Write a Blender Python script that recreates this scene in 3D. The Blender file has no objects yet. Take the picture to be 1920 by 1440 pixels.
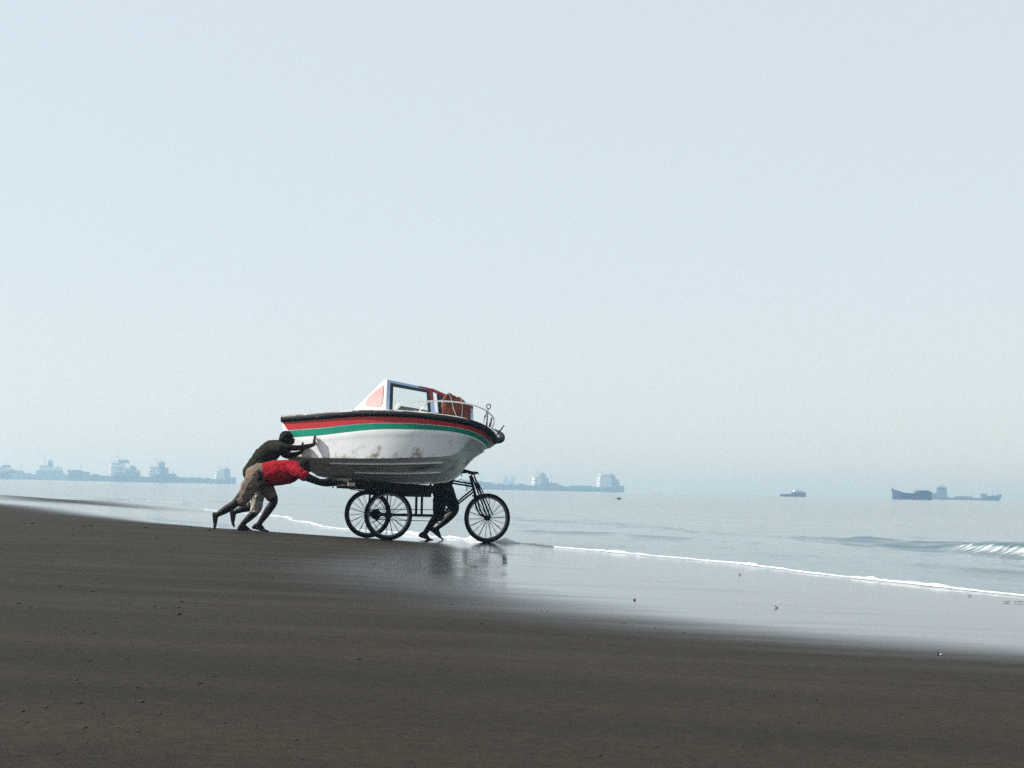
import bpy, bmesh, math, random
import numpy as np
from mathutils import Vector, Matrix, noise as mnoise

R = math.radians
random.seed(7)
S = bpy.context.scene
COL = S.collection

# ------------------------------------------------------------------ camera
CAM_Z = 0.80
PITCH, ROLL = R(3.42), R(1.226)
FPX = 3300.0                                    # focal length in photograph pixels (1920 wide)
cam_d = bpy.data.cameras.new("camera")
cam_d.sensor_width = 36.0
cam_d.lens = 36.0 * FPX / 1920.0
cam_d.clip_start, cam_d.clip_end = 0.1, 60000.0
cam = bpy.data.objects.new("camera", cam_d)
COL.objects.link(cam)
CAM_ROT = Matrix.Rotation(math.pi / 2 + PITCH, 3, 'X') @ Matrix.Rotation(ROLL, 3, 'Z')
cam.matrix_world = Matrix.Translation((0, 0, CAM_Z)) @ CAM_ROT.to_4x4()
S.camera = cam

# ------------------------------------------------------------------ sky, sun, exposure
SUN_EL, SUN_AZ = R(40), R(264)                  # azimuth clockwise from +Y (view direction)
w = bpy.data.worlds.new("World"); S.world = w; w.use_nodes = True
nt = w.node_tree; nt.nodes.clear()
sky = nt.nodes.new("ShaderNodeTexSky"); sky.sky_type = 'NISHITA'; sky.sun_disc = False
sky.sun_elevation = SUN_EL; sky.sun_rotation = SUN_AZ
sky.altitude = 0; sky.air_density = 1.0; sky.dust_density = 0.6; sky.ozone_density = 1.0
bg = nt.nodes.new("ShaderNodeBackground"); bg.inputs[1].default_value = 0.10
wo = nt.nodes.new("ShaderNodeOutputWorld")
veil = nt.nodes.new("ShaderNodeMix"); veil.data_type = 'RGBA'      # even veil of bright haze over the whole sky
veil.inputs[0].default_value = .82; veil.inputs[7].default_value = (4.95, 5.45, 5.75, 1)
nt.links.new(sky.outputs[0], veil.inputs[6]); nt.links.new(veil.outputs[2], bg.inputs[0]); nt.links.new(bg.outputs[0], wo.inputs[0])
sun_d = bpy.data.lights.new("sun", 'SUN'); sun_d.energy = 4.9; sun_d.angle = R(0.6); sun_d.color = (1, .96, .90)
sun = bpy.data.objects.new("sun", sun_d); COL.objects.link(sun)
sdir = Vector((math.sin(SUN_AZ) * math.cos(SUN_EL), math.cos(SUN_AZ) * math.cos(SUN_EL), math.sin(SUN_EL)))
sun.rotation_euler = sdir.to_track_quat('Z', 'Y').to_euler()
sun.location = sdir * 60
S.view_settings.view_transform = 'Standard'; S.view_settings.look = 'None'
S.view_settings.exposure = 0.60; S.view_settings.gamma = 1.0
S.render.engine = 'CYCLES'
S.cycles.use_denoising = False
S.cycles.max_bounces = 8; S.cycles.volume_bounces = 1
S.cycles.transparent_max_bounces = 16
S.cycles.caustics_reflective = False; S.cycles.caustics_refractive = False

# ------------------------------------------------------------------ helpers
def at(px, py, Y):
    """world point at depth Y seen at photograph pixel (px, py)"""
    d = CAM_ROT @ Vector(((px - 960) / FPX, -(py - 720) / FPX, -1.0))
    return Vector((d.x * Y / d.y, Y, CAM_Z + d.z * Y / d.y))

def tag(o, label=None, cat=None, group=None, kind=None):
    if label: o["label"] = label
    if cat: o["category"] = cat
    if group: o["group"] = group
    if kind: o["kind"] = kind
    return o

def empty(name, loc=(0, 0, 0), rz=0.0):
    o = bpy.data.objects.new(name, None); COL.objects.link(o)
    o.location = loc; o.rotation_euler = (0, 0, rz); o.empty_display_size = .2
    return o

def mesh_obj(name, verts, faces, mat, parent=None, smooth=False):
    me = bpy.data.meshes.new(name)
    me.from_pydata([tuple(v) for v in verts], [], [tuple(f) for f in faces])
    me.update()
    return link(name, me, mat, parent, smooth)

def link(name, me, mat, parent=None, smooth=False):
    if mat is not None and not me.materials: me.materials.append(mat)
    if smooth:
        me.polygons.foreach_set("use_smooth", [True] * len(me.polygons))
    o = bpy.data.objects.new(name, me); COL.objects.link(o)
    if parent is not None: o.parent = parent
    return o

class MB:
    """collects simple solids into one mesh"""
    def __init__(self): self.v = []; self.f = []
    def add(self, vs, fs):
        n = len(self.v); self.v += [Vector(p) for p in vs]; self.f += [[i + n for i in f] for f in fs]; return self
    def box(self, lo, hi, M=None):
        (a, b, c), (d, e, g) = lo, hi
        vs = [Vector(p) for p in ((a,b,c),(d,b,c),(d,e,c),(a,e,c),(a,b,g),(d,b,g),(d,e,g),(a,e,g))]
        if M is not None: vs = [M @ p for p in vs]
        return self.add(vs, [(0,3,2,1),(4,5,6,7),(0,1,5,4),(1,2,6,5),(2,3,7,6),(3,0,4,7)])
    def tube(self, pts, rad, n=8, closed=False, squash=None):
        pts = [Vector(p) for p in pts]; m = len(pts)
        rads = rad if isinstance(rad, (list, tuple)) else [rad] * m
        t0 = (pts[1] - pts[0]).normalized()
        up = Vector((0, 0, 1)) if abs(t0.z) < .9 else Vector((1, 0, 0))
        rings = []; nrm = (up - t0 * up.dot(t0)).normalized()
        for i in range(m):
            if closed: t = (pts[(i + 1) % m] - pts[i - 1]).normalized()
            else: t = (pts[min(i + 1, m - 1)] - pts[max(i - 1, 0)]).normalized()
            nrm = (nrm - t * nrm.dot(t))
            nrm = nrm.normalized() if nrm.length > 1e-6 else t.orthogonal().normalized()
            b = t.cross(nrm)
            sq = squash or (1, 1)
            rings.append([pts[i] + nrm * (math.cos(2*math.pi*k/n) * rads[i] * sq[0]) + b * (math.sin(2*math.pi*k/n) * rads[i] * sq[1]) for k in range(n)])
        vs = [p for r in rings for p in r]; fs = []
        for i in range(m if closed else m - 1):
            j = (i + 1) % m
            for k in range(n):
                fs.append((i*n + k, i*n + (k+1) % n, j*n + (k+1) % n, j*n + k))
        if not closed:
            fs.append(tuple(reversed(range(n)))); fs.append(tuple((m-1)*n + k for k in range(n)))
        return self.add(vs, fs)
    def prism(self, poly, off):
        """polygon (3-D points) extruded by a vector"""
        off = Vector(off); p = [Vector(q) for q in poly]; n = len(p)
        return self.add(p + [q + off for q in p], [tuple(range(n)), tuple(reversed(range(n, 2*n)))] + [(i, i + n, (i+1) % n + n, (i+1) % n) for i in range(n)])
    def ball(self, c, r, n=10, m=7):
        c = Vector(c); r = Vector((r, r, r)) if isinstance(r, (int, float)) else Vector(r)
        vs = [c + Vector((0, 0, r.z))]
        for i in range(1, m):
            a = math.pi * i / m
            for k in range(n):
                b = 2 * math.pi * k / n
                vs.append(c + Vector((r.x * math.sin(a) * math.cos(b), r.y * math.sin(a) * math.sin(b), r.z * math.cos(a))))
        vs.append(c - Vector((0, 0, r.z)))
        fs = [(0, 1 + k, 1 + (k+1) % n) for k in range(n)]
        for i in range(m - 2):
            for k in range(n):
                fs.append((1 + i*n + k, 1 + (i+1)*n + k, 1 + (i+1)*n + (k+1) % n, 1 + i*n + (k+1) % n))
        L = len(vs) - 1; o = 1 + (m-2)*n
        fs += [(L, o + (k+1) % n, o + k) for k in range(n)]
        return self.add(vs, fs)
    def build(self, name, mat, parent=None, smooth=False, bevel=0):
        me = bpy.data.meshes.new(name)
        me.from_pydata([tuple(p) for p in self.v], [], self.f)
        bm = bmesh.new(); bm.from_mesh(me); bmesh.ops.recalc_face_normals(bm, faces=bm.faces[:]); bm.to_mesh(me); bm.free()
        me.update()
        o = link(name, me, mat, parent, smooth)
        if bevel:
            b = o.modifiers.new("bevel", 'BEVEL'); b.width = bevel; b.segments = 2; b.limit_method = 'ANGLE'
        return o

def node(nt, kind, **kw):
    n = nt.nodes.new(kind)
    for k, v in kw.items():
        if isinstance(v, (int, float, str, bool)): setattr(n, k, v)
    return n

def material(name, col, rough=.6, metal=0.0, var=.12, scale=6.0, bump=0.0, bump_scale=40.0, spec=.5, dirt=None, dirt_scale=3.0, dirt_lo=.5, dirt_hi=.7, coat=0.0, coords='Object', stretch=(1, 1, 1)):
    """painted / plain surface with uneven tone, optional dirt patches and fine relief"""
    m = bpy.data.materials.new(name); m.use_nodes = True; nt = m.node_tree; L = nt.links.new
    b = nt.nodes["Principled BSDF"]
    b.inputs["Roughness"].default_value = rough; b.inputs["Metallic"].default_value = metal
    b.inputs["Specular IOR Level"].default_value = spec; b.inputs["Coat Weight"].default_value = coat
    tc = node(nt, "ShaderNodeTexCoord"); mp = node(nt, "ShaderNodeMapping"); mp.inputs["Scale"].default_value = stretch
    L(tc.outputs[coords], mp.inputs["Vector"])
    n1 = node(nt, "ShaderNodeTexNoise"); n1.inputs["Scale"].default_value = scale; n1.inputs["Detail"].default_value = 6
    L(mp.outputs[0], n1.inputs["Vector"])
    hv = node(nt, "ShaderNodeMapRange"); hv.inputs[1].default_value = .3; hv.inputs[2].default_value = .7
    hv.inputs[3].default_value = 1 - var; hv.inputs[4].default_value = 1 + var
    L(n1.outputs["Fac"], hv.inputs[0])
    mul = node(nt, "ShaderNodeVectorMath", operation='SCALE'); mul.inputs[0].default_value = col
    L(hv.outputs[0], mul.inputs["Scale"])
    out = mul.outputs[0]
    if dirt is not None:
        n2 = node(nt, "ShaderNodeTexNoise"); n2.inputs["Scale"].default_value = dirt_scale; n2.inputs["Detail"].default_value = 9; n2.inputs["Roughness"].default_value = .65
        L(mp.outputs[0], n2.inputs["Vector"])
        rp = node(nt, "ShaderNodeMapRange", interpolation_type='SMOOTHSTEP'); rp.inputs[1].default_value = dirt_lo; rp.inputs[2].default_value = dirt_hi
        L(n2.outputs["Fac"], rp.inputs[0])
        mx = node(nt, "ShaderNodeMix", data_type='RGBA'); L(rp.outputs[0], mx.inputs[0]); L(out, mx.inputs[6]); mx.inputs[7].default_value = (*dirt, 1)
        out = mx.outputs[2]
    L(out, b.inputs["Base Color"])
    if bump:
        n3 = node(nt, "ShaderNodeTexNoise"); n3.inputs["Scale"].default_value = bump_scale; n3.inputs["Detail"].default_value = 4
        L(mp.outputs[0], n3.inputs["Vector"])
        bp = node(nt, "ShaderNodeBump"); bp.inputs["Strength"].default_value = bump; bp.inputs["Distance"].default_value = .01
        L(n3.outputs["Fac"], bp.inputs["Height"]); L(bp.outputs[0], b.inputs["Normal"])
    return m

def spline(pts, n):
    """Catmull-Rom through control points (tuples of any length), n samples evenly by arc length"""
    P = np.array([tuple(p) for p in pts], float)
    Q = np.vstack([2*P[0]-P[1], P, 2*P[-1]-P[-2]]); out = []
    for i in range(len(P) - 1):
        p0, p1, p2, p3 = Q[i:i+4]
        for t in np.linspace(0, 1, 24, endpoint=False):
            out.append(.5*((2*p1) + (-p0+p2)*t + (2*p0-5*p1+4*p2-p3)*t*t + (-p0+3*p1-3*p2+p3)*t**3))
    out.append(P[-1]); out = np.array(out)
    d = np.r_[0, np.cumsum(np.linalg.norm(np.diff(out, axis=0), axis=1))]
    t = np.linspace(0, d[-1], n)
    return np.stack([np.interp(t, d, out[:, k]) for k in range(out.shape[1])], 1)

def sstep(a, b, x):
    t = np.clip((x - a) / (b - a), 0, 1); return t * t * (3 - 2 * t)
def vnoise(x, y, seed=0):
    """cheap smooth value noise on arrays"""
    def h(i, j):
        n = (i * 374761393 + j * 668265263 + seed * 982451653) & 0x7fffffff
        n = ((n ^ (n >> 13)) * 1274126177) & 0x7fffffff
        return (n ^ (n >> 16)) % 10007 / 10007.0
    i = np.floor(x).astype(np.int64); j = np.floor(y).astype(np.int64); fx = x - i; fy = y - j
    fx = fx*fx*(3-2*fx); fy = fy*fy*(3-2*fy)
    return (h(i,j)*(1-fx) + h(i+1,j)*fx)*(1-fy) + (h(i,j+1)*(1-fx) + h(i+1,j+1)*fx)*fy

# ------------------------------------------------------------------ the shore: sand, sea, foam
SHORE = np.array([(-40, 36), (-10, 14.5), (0, 10.6), (8, 7.4), (15.1, 4.4), (20.3, 2.7), (26.7, .05), (28.9, -1.13), (30.5, -1.78), (33.8, -3.3),
                  (44.5, -5.8), (52, -8.8), (69, -15.2), (76, -21.5), (110, -46), (400, -260), (3000, -2100), (12000, -8400)], float)   # (y, x)
def shore_x(y):
    return np.interp(y, SHORE[:, 0], SHORE[:, 1])
def seaward(x, y):
    return (x - shore_x(y)) * .9
def sand_z(x, y):
    x = np.asarray(x, float); y = np.asarray(y, float); s = seaward(x, y)
    zl = np.interp(s, [-400, -60, -30, -10, -6, -3.9, -2.2, -.6, 0.2, 3, 12, 60], [3.5, 1.0, .45, .245, .19, .134, .035, .004, -.01, -.1, -.6, -2.5])
    zr = np.interp(s, [-400, -60, -30, -9, -4.5, -.6, 0.2, 3, 12, 60], [3.5, 1.0, .45, .20, .07, .004, -.01, -.1, -.6, -2.5])
    b = sstep(13, 22, y)
    z = zl * b + zr * (1 - b)
    und = (vnoise(x*.35 + 9, y*.22, 3) - .5) * .02 + (vnoise(x*1.4, y*.9 + 4, 5) - .5) * .006
    return z + und * sstep(-.8, -3.5, s) * sstep(160, 60, y)
def ground(px, py, n=3):
    Y = 25.0
    for _ in range(60):
        p = at(px, py, Y); z = float(sand_z(p.x, p.y)); d = at(px, py, 1.0) - Vector((0, 0, CAM_Z))
        Yn = (z - CAM_Z) / d.z if d.z < 0 else 60
        Y = .6 * Y + .4 * max(1.5, min(Yn, 400))
    p = at(px, py, Y); return Vector((p.x, p.y, float(sand_z(p.x, p.y))))

def axis(segs):
    """coordinates with the given spacing between breakpoints: [(start, step), ..., (end, None)]"""
    out = []
    for (a, st), (b, _) in zip(segs[:-1], segs[1:]):
        n = max(1, int(round((b - a) / st))); out += list(np.linspace(a, b, n, endpoint=False))
    out.append(segs[-1][0]); return np.array(out)
def geo(a, b, n):
    return list(np.geomspace(a, b, n))
def sheet(name, X, Y, Z, mat, attrs=()):
    ny, nx = X.shape
    me = bpy.data.meshes.new(name)
    me.vertices.add(nx * ny); me.vertices.foreach_set("co", np.stack([X, Y, Z], -1).ravel())
    i = np.arange((ny - 1) * (nx - 1)); r, c = i // (nx - 1), i % (nx - 1)
    q = np.stack([r*nx + c, r*nx + c + 1, (r+1)*nx + c + 1, (r+1)*nx + c], 1).astype(np.int32)
    me.loops.add(q.size); me.loops.foreach_set("vertex_index", q.ravel())
    me.polygons.add(len(q)); me.polygons.foreach_set("loop_start", np.arange(len(q), dtype=np.int32) * 4)
    me.update(calc_edges=True); me.validate()
    for nm, A in attrs:
        a = me.attributes.new(nm, 'FLOAT', 'POINT'); a.data.foreach_set("value", np.asarray(A, np.float32).ravel())
    return link(name, me, mat, None, True)

# where the last wave left a film of water on the sand (its landward edge, with how soft it is)
FILM = np.array([(-70,150,4),(-24,75,2.2),(-15.0,46,1.8),(-11.2,40.5,1.6),(-8.2,33.5,1.2),(-5.5,27.2,.5),(-4.2,25.75,.14),(-3.0,25.65,.10),(-2.1,26.0,.1),
                 (-1.55,25.3,.14),(-1.0,24.4,.35),(-.75,21,.9),(-1.05,17,1.3),(-1.1,14.8,1.6),(-.3,12,1.7),(.2,10.6,1.7),(.93,9.4,1.6),(1.7,8.8,1.5),(2.5,8.4,1.4),(7,5.5,.9),(14,0,1),(40,-25,2)], float)
def film(x, y):
    best = np.full(x.shape, 1e9); sd = np.zeros(x.shape); sf = np.ones(x.shape)
    for a, b in zip(FILM[:-1], FILM[1:]):
        d = b[:2] - a[:2]; L2 = d @ d
        t = np.clip(((x - a[0]) * d[0] + (y - a[1]) * d[1]) / L2, 0, 1)
        dx, dy = x - (a[0] + t * d[0]), y - (a[1] + t * d[1]); dist = np.hypot(dx, dy)
        side = np.sign(d[0] * (y - a[1]) - d[1] * (x - a[0]))
        m = dist < best - 1e-9
        best = np.where(m, dist, best); sd = np.where(m, dist * side, sd); sf = np.where(m, a[2] + t * (b[2] - a[2]), sf)
    return sd, sf

# --- materials
def sand_material():
    m = bpy.data.materials.new("beach_sand"); m.use_nodes = True; nt = m.node_tree; L = nt.links.new
    b = nt.nodes["Principled BSDF"]
    tc = node(nt, "ShaderNodeTexCoord"); at_ = node(nt, "ShaderNodeAttribute"); at_.attribute_name = "wet"
    # streaks left by the run-off, long in the direction of the shore
    mp = node(nt, "ShaderNodeMapping"); mp.inputs["Rotation"].default_value = (0, 0, R(-14)); mp.inputs["Scale"].default_value = (.45, 2.6, 1)
    L(tc.outputs["Object"], mp.inputs["Vector"])
    st = node(nt, "ShaderNodeTexNoise"); st.inputs["Scale"].default_value = 1.0; st.inputs["Detail"].default_value = 7; st.inputs["Roughness"].default_value = .6
    L(mp.outputs[0], st.inputs["Vector"])
    a1 = node(nt, "ShaderNodeMath", operation='MULTIPLY_ADD'); L(st.outputs["Fac"], a1.inputs[0]); a1.inputs[1].default_value = .5; a1.inputs[2].default_value = -.25
    ns = node(nt, "ShaderNodeMath", operation='MULTIPLY'); L(a1.outputs[0], ns.inputs[0])
    sfa = node(nt, "ShaderNodeAttribute"); sfa.attribute_name = "softness"; L(sfa.outputs["Fac"], ns.inputs[1])
    wet = node(nt, "ShaderNodeMath", operation='ADD'); wet.use_clamp = True; L(at_.outputs["Fac"], wet.inputs[0]); L(ns.outputs[0], wet.inputs[1])
    # grain and tone
    g = node(nt, "ShaderNodeTexNoise"); g.inputs["Scale"].default_value = 140; g.inputs["Detail"].default_value = 4; L(tc.outputs["Object"], g.inputs["Vector"])
    big = node(nt, "ShaderNodeTexNoise"); big.inputs["Scale"].default_value = .5; big.inputs["Detail"].default_value = 6; L(mp.outputs[0], big.inputs["Vector"])
    tone = node(nt, "ShaderNodeMapRange"); tone.inputs[1].default_value = .3; tone.inputs[2].default_value = .7; tone.inputs[3].default_value = .70; tone.inputs[4].default_value = 1.30; L(big.outputs["Fac"], tone.inputs[0])
    gr = node(nt, "ShaderNodeMapRange"); gr.inputs[1].default_value = .3; gr.inputs[2].default_value = .7; gr.inputs[3].default_value = .55; gr.inputs[4].default_value = 1.45; L(g.outputs["Fac"], gr.inputs[0])
    md = node(nt, "ShaderNodeTexNoise"); md.inputs["Scale"].default_value = 22; md.inputs["Detail"].default_value = 8; md.inputs["Roughness"].default_value = .7; L(tc.outputs["Object"], md.inputs["Vector"])
    mr = node(nt, "ShaderNodeMapRange"); mr.inputs[1].default_value = .3; mr.inputs[2].default_value = .7; mr.inputs[3].default_value = .6; mr.inputs[4].default_value = 1.4; L(md.outputs["Fac"], mr.inputs[0])
    t2 = node(nt, "ShaderNodeMath", operation='MULTIPLY'); L(tone.outputs[0], t2.inputs[0]); L(mr.outputs[0], t2.inputs[1])
    tg = node(nt, "ShaderNodeMath", operation='MULTIPLY'); L(t2.outputs[0], tg.inputs[0]); L(gr.outputs[0], tg.inputs[1])
    mix = node(nt, "ShaderNodeMix", data_type='RGBA'); L(wet.outputs[0], mix.inputs[0])
    mix.inputs[6].default_value = (.0200, .0156, .0095, 1); mix.inputs[7].default_value = (.012, .014, .017, 1)
    sc = node(nt, "ShaderNodeVectorMath", operation='SCALE'); L(mix.outputs[2], sc.inputs[0]); L(tg.outputs[0], sc.inputs["Scale"]); L(sc.outputs[0], b.inputs["Base Color"])
    ro = node(nt, "ShaderNodeMapRange"); ro.inputs[3].default_value = .66; ro.inputs[4].default_value = .07; L(wet.outputs[0], ro.inputs[0]); L(ro.outputs[0], b.inputs["Roughness"])
    sp = node(nt, "ShaderNodeMapRange"); sp.inputs[3].default_value = .11; sp.inputs[4].default_value = .28; L(wet.outputs[0], sp.inputs[0]); L(sp.outputs[0], b.inputs["Specular IOR Level"])
    b.inputs["IOR"].default_value = 1.34
    # relief: grains where damp, faint ripples under the film
    iv = node(nt, "ShaderNodeMath", operation='SUBTRACT'); iv.inputs[0].default_value = 1; L(wet.outputs[0], iv.inputs[1])
    bs = node(nt, "ShaderNodeMath", operation='MULTIPLY'); L(iv.outputs[0], bs.inputs[0]); bs.inputs[1].default_value = .55
    b1 = node(nt, "ShaderNodeBump"); b1.inputs["Distance"].default_value = .006; L(bs.outputs[0], b1.inputs["Strength"]); L(g.outputs["Fac"], b1.inputs["Height"])
    rp = node(nt, "ShaderNodeTexNoise"); rp.inputs["Scale"].default_value = 2.2; rp.inputs["Detail"].default_value = 3; L(mp.outputs[0], rp.inputs["Vector"])
    b2 = node(nt, "ShaderNodeBump"); b2.inputs["Strength"].default_value = .10; b2.inputs["Distance"].default_value = .02; L(rp.outputs["Fac"], b2.inputs["Height"]); L(b1.outputs[0], b2.inputs["Normal"])
    L(b2.outputs[0], b.inputs["Normal"])
    return m

def sea_material():
    m = bpy.data.materials.new("sea_water"); m.use_nodes = True; nt = m.node_tree; L = nt.links.new
    b = nt.nodes["Principled BSDF"]
    tc = node(nt, "ShaderNodeTexCoord"); fo = node(nt, "ShaderNodeAttribute"); fo.attribute_name = "foam"; ch = node(nt, "ShaderNodeAttribute"); ch.attribute_name = "chop"
    mp = node(nt, "ShaderNodeMapping"); mp.inputs["Rotation"].default_value = (0, 0, R(-26)); mp.inputs["Scale"].default_value = (2.2, .8, 1)
    L(tc.outputs["Object"], mp.inputs["Vector"])
    n1 = node(nt, "ShaderNodeTexNoise"); n1.inputs["Scale"].default_value = 1.6; n1.inputs["Detail"].default_value = 5; n1.inputs["Roughness"].default_value = .55; L(mp.outputs[0], n1.inputs["Vector"])
    n2 = node(nt, "ShaderNodeTexNoise"); n2.inputs["Scale"].default_value = .12; n2.inputs["Detail"].default_value = 5; L(mp.outputs[0], n2.inputs["Vector"])
    fn = node(nt, "ShaderNodeTexNoise"); fn.inputs["Scale"].default_value = 4.0; fn.inputs["Detail"].default_value = 7; fn.inputs["Roughness"].default_value = .65; fmp = node(nt, "ShaderNodeMapping"); fmp.inputs["Rotation"].default_value = (0, 0, R(38)); fmp.inputs["Scale"].default_value = (.55, 2.4, 1); L(tc.outputs["Object"], fmp.inputs["Vector"]); L(fmp.outputs[0], fn.inputs["Vector"])
    ad = node(nt, "ShaderNodeMath", operation='MULTIPLY_ADD'); L(fn.outputs["Fac"], ad.inputs[0]); ad.inputs[1].default_value = 1.6; ad.inputs[2].default_value = -1.35
    a2 = node(nt, "ShaderNodeMath", operation='ADD'); L(ad.outputs[0], a2.inputs[0]); L(fo.outputs["Fac"], a2.inputs[1])
    fm = node(nt, "ShaderNodeMapRange", interpolation_type='SMOOTHSTEP'); fm.inputs[1].default_value = 0; fm.inputs[2].default_value = .55; L(a2.outputs[0], fm.inputs[0])
    mix = node(nt, "ShaderNodeMix", data_type='RGBA'); L(fm.outputs[0], mix.inputs[0])
    mix.inputs[6].default_value = (.045, .085, .100, 1); mix.inputs[7].default_value = (.55, .57, .57, 1); L(mix.outputs[2], b.inputs["Base Color"])
    ro = node(nt, "ShaderNodeMapRange"); ro.inputs[3].default_value = .10; ro.inputs[4].default_value = .8; L(fm.outputs[0], ro.inputs[0]); L(ro.outputs[0], b.inputs["Roughness"])
    b.inputs["IOR"].default_value = 1.333
    b1 = node(nt, "ShaderNodeBump"); b1.inputs["Distance"].default_value = .05; L(ch.outputs["Fac"], b1.inputs["Strength"]); L(n1.outputs["Fac"], b1.inputs["Height"])
    b2 = node(nt, "ShaderNodeBump"); b2.inputs["Strength"].default_value = .15; b2.inputs["Distance"].default_value = .25; L(n2.outputs["Fac"], b2.inputs["Height"]); L(b1.outputs[0], b2.inputs["Normal"])
    L(b2.outputs[0], b.inputs["Normal"])
    return m

M = {}
M["sand"] = sand_material(); M["sea"] = sea_material()

# --- sand sheet
u = np.array(sorted(set(np.round(-np.array(geo(14, 9000, 26)), 3)) | set(np.round(axis([(-14, .16), (2, .5), (12, 6), (60, None)]), 3))))
yy = np.array(list(-np.array(geo(6, 3000, 14))[::-1]) + list(axis([(-4, 1.0), (2, .13), (32, .3), (80, None)])) + geo(84, 9000, 26))
U, Y = np.meshgrid(u, yy); X = U + shore_x(Y)
sd, sf = film(X, Y)
# a sandy tongue stays matt inside the film, far down the beach
tongue = np.exp(-((X + 14.5 + (Y - 58) * .33) / 2.2) ** 2) * sstep(44, 54, Y) * sstep(90, 70, Y)
wet = sstep(-.9, .75, sd / sf) - .7 * tongue
o = sheet("sand", X, Y, sand_z(X, Y), M["sand"], [("wet", wet), ("softness", np.clip(sf * sstep(2.5, .8, np.abs(sd / sf)) * .9, 0, 1))])
tag(o, "wide grey-brown wet sand beach with a shining film of water", kind="structure")

# --- sea sheet
u = np.array(list(axis([(-1.6, .1), (3.5, .06), (8.5, .14), (16, .35), (34, None)])) + geo(36, 20000, 40))
yy = np.array(list(-np.array(geo(6, 6000, 12))[::-1]) + list(axis([(-4, 1.0), (10, .14), (50, .25), (90, None)])) + geo(94, 16000, 60))
U, Y = np.meshgrid(u, yy); X = U + shore_x(Y); s = seaward(X, Y)
Z = np.zeros_like(X)
fade = sstep(.2, 5, s) * sstep(110, 50, np.hypot(X, Y))
ph = s * .9 + vnoise(X*.12, Y*.12, 11) * 5
Z += fade * (.016 * np.sin(ph * 1.7) + .011 * np.sin(ph * 3.1 + Y * .2))
Z += fade * (vnoise(X * 1.1, Y * .6, 12) - .5) * .035 + sstep(.1, 1.2, s) * sstep(60, 30, np.hypot(X, Y)) * (vnoise(X * 3.1, Y * 1.7, 14) - .5) * .022
def ridge(s0, h, wf, wb):
    d = s - s0
    return h * np.where(d < 0, np.exp(-(d / wf) ** 2), np.exp(-(d / wb) ** 2))
wig = (vnoise(Y * .5, Y * 0 + 3, 21) - .5)
h1 = .17 * sstep(34, 26.0, Y) * (.72 + .5 * vnoise(Y * .8, Y * 0, 22))
rz = ridge(6.55 + wig * .7, 1.0, .30, 1.1); Z += rz * (h1 + (vnoise(X * 4.5 + Y * 2.5, Y * 1.2, 27) - .5) * .07 * sstep(34, 27, Y) + (vnoise(X * 11 + Y * 6, Y * 3, 28) - .5) * .03)
Z += ridge(1.6 + wig * .5, .075 * sstep(46, 58, Y) * sstep(.35, .6, vnoise(Y * .22, Y * 0 + 8, 23)), .25, .9)
Z += ridge(4.2 + wig * 1.5, .05 * sstep(24, 32, Y) * sstep(75, 50, Y), .35, 1.1)
Z += ridge(2.4 + wig * .8, .035 * sstep(30, 20, Y), .3, .8)
foam = ridge(6.35 + wig * .7, 1.0, .34, .12) * np.clip(h1 / .17, 0, 1.1) * sstep(30.0, 27.0, Y) * .78
foam = np.maximum(foam, ridge(1.4 + wig * .5, .8, .35, .15) * sstep(46, 58, Y) * sstep(.45, .65, vnoise(Y * .22, Y * 0 + 8, 23)))
chop = .22 + .55 * sstep(5.5, .5, s) * sstep(45, 24, Y) + .1 * sstep(10, 60, s)
o = sheet("sea", X, Y, Z, M["sea"], [("foam", foam), ("chop", chop)])
tag(o, "calm pale blue-grey sea fading into the haze", kind="structure")

# --- foam line where the last wave runs out
def foam_line(name, pts, w0, w1, hmax, seed, label, gap=.2):
    c = spline(pts, int(sum(math.dist(a, b) for a, b in zip(pts[:-1], pts[1:])) / .05) + 2)
    v, f = [], []; prof = [(-1, 0), (-.6, .55), (-.1, 1), (.5, .6), (1, 0)]
    t = np.arange(len(c)) * .05
    wid = (w0 + (w1 - w0) * vnoise(t * 1.7, t * 0 + seed, seed) ** 1.6) * (.45 + .9 * vnoise(t * 7, t * 0 + 5, seed + 7)) * np.clip((vnoise(t * 2.9, t * 0 + 2, seed + 9) - gap) * 6, .3, 1)
    off = (vnoise(t * .9, t * 0, seed + 1) - .5) * .22 + (vnoise(t * 4, t * 0, seed + 2) - .5) * .07
    for i, (x, y) in enumerate(c):
        d = c[min(i+1, len(c)-1)] - c[max(i-1, 0)]; d /= np.linalg.norm(d); nrm = np.array((-d[1], d[0]))
        for k, (a, h) in enumerate(prof):
            q = np.array((x, y)) + nrm * (off[i] + a * wid[i] * (1 + .5 * (random.random() - .5)))
            z = max(float(sand_z(q[0], q[1])), 0.0)
            v.append((q[0], q[1], z + .003 + h * (hmax * (.5 + random.random()) * wid[i] / w1 + .006)))
    n = len(prof)
    for i in range(len(c) - 1):
        for k in range(n - 1): f.append((i*n + k, i*n + k + 1, (i+1)*n + k + 1, (i+1)*n + k))
    o = mesh_obj(name, v, f, M["foam"], None, True)
    return tag(o, label, None, None, "stuff")
M["foam"] = material("sea_foam", (.50, .53, .55), .85, var=.1, scale=9, bump=.5, bump_scale=60)
SH = [(shore_x(y) - .15, y) for y in (9, 12, 15.1, 18, 20.3, 23, 25, 26.7, 28.9, 30.5, 33.8, 38, 44.5, 52)]
foam_line("foam", [(float(a), b) for a, b in SH[:7]], .018, .055, .017, 31, "thick white foam line along the water's edge, running to the right side")
foam_line("foam", [(float(a), b) for a, b in SH[6:10]], .05, .11, .04, 36, "thin broken foam line at the water's edge behind the front wheel")
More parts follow.
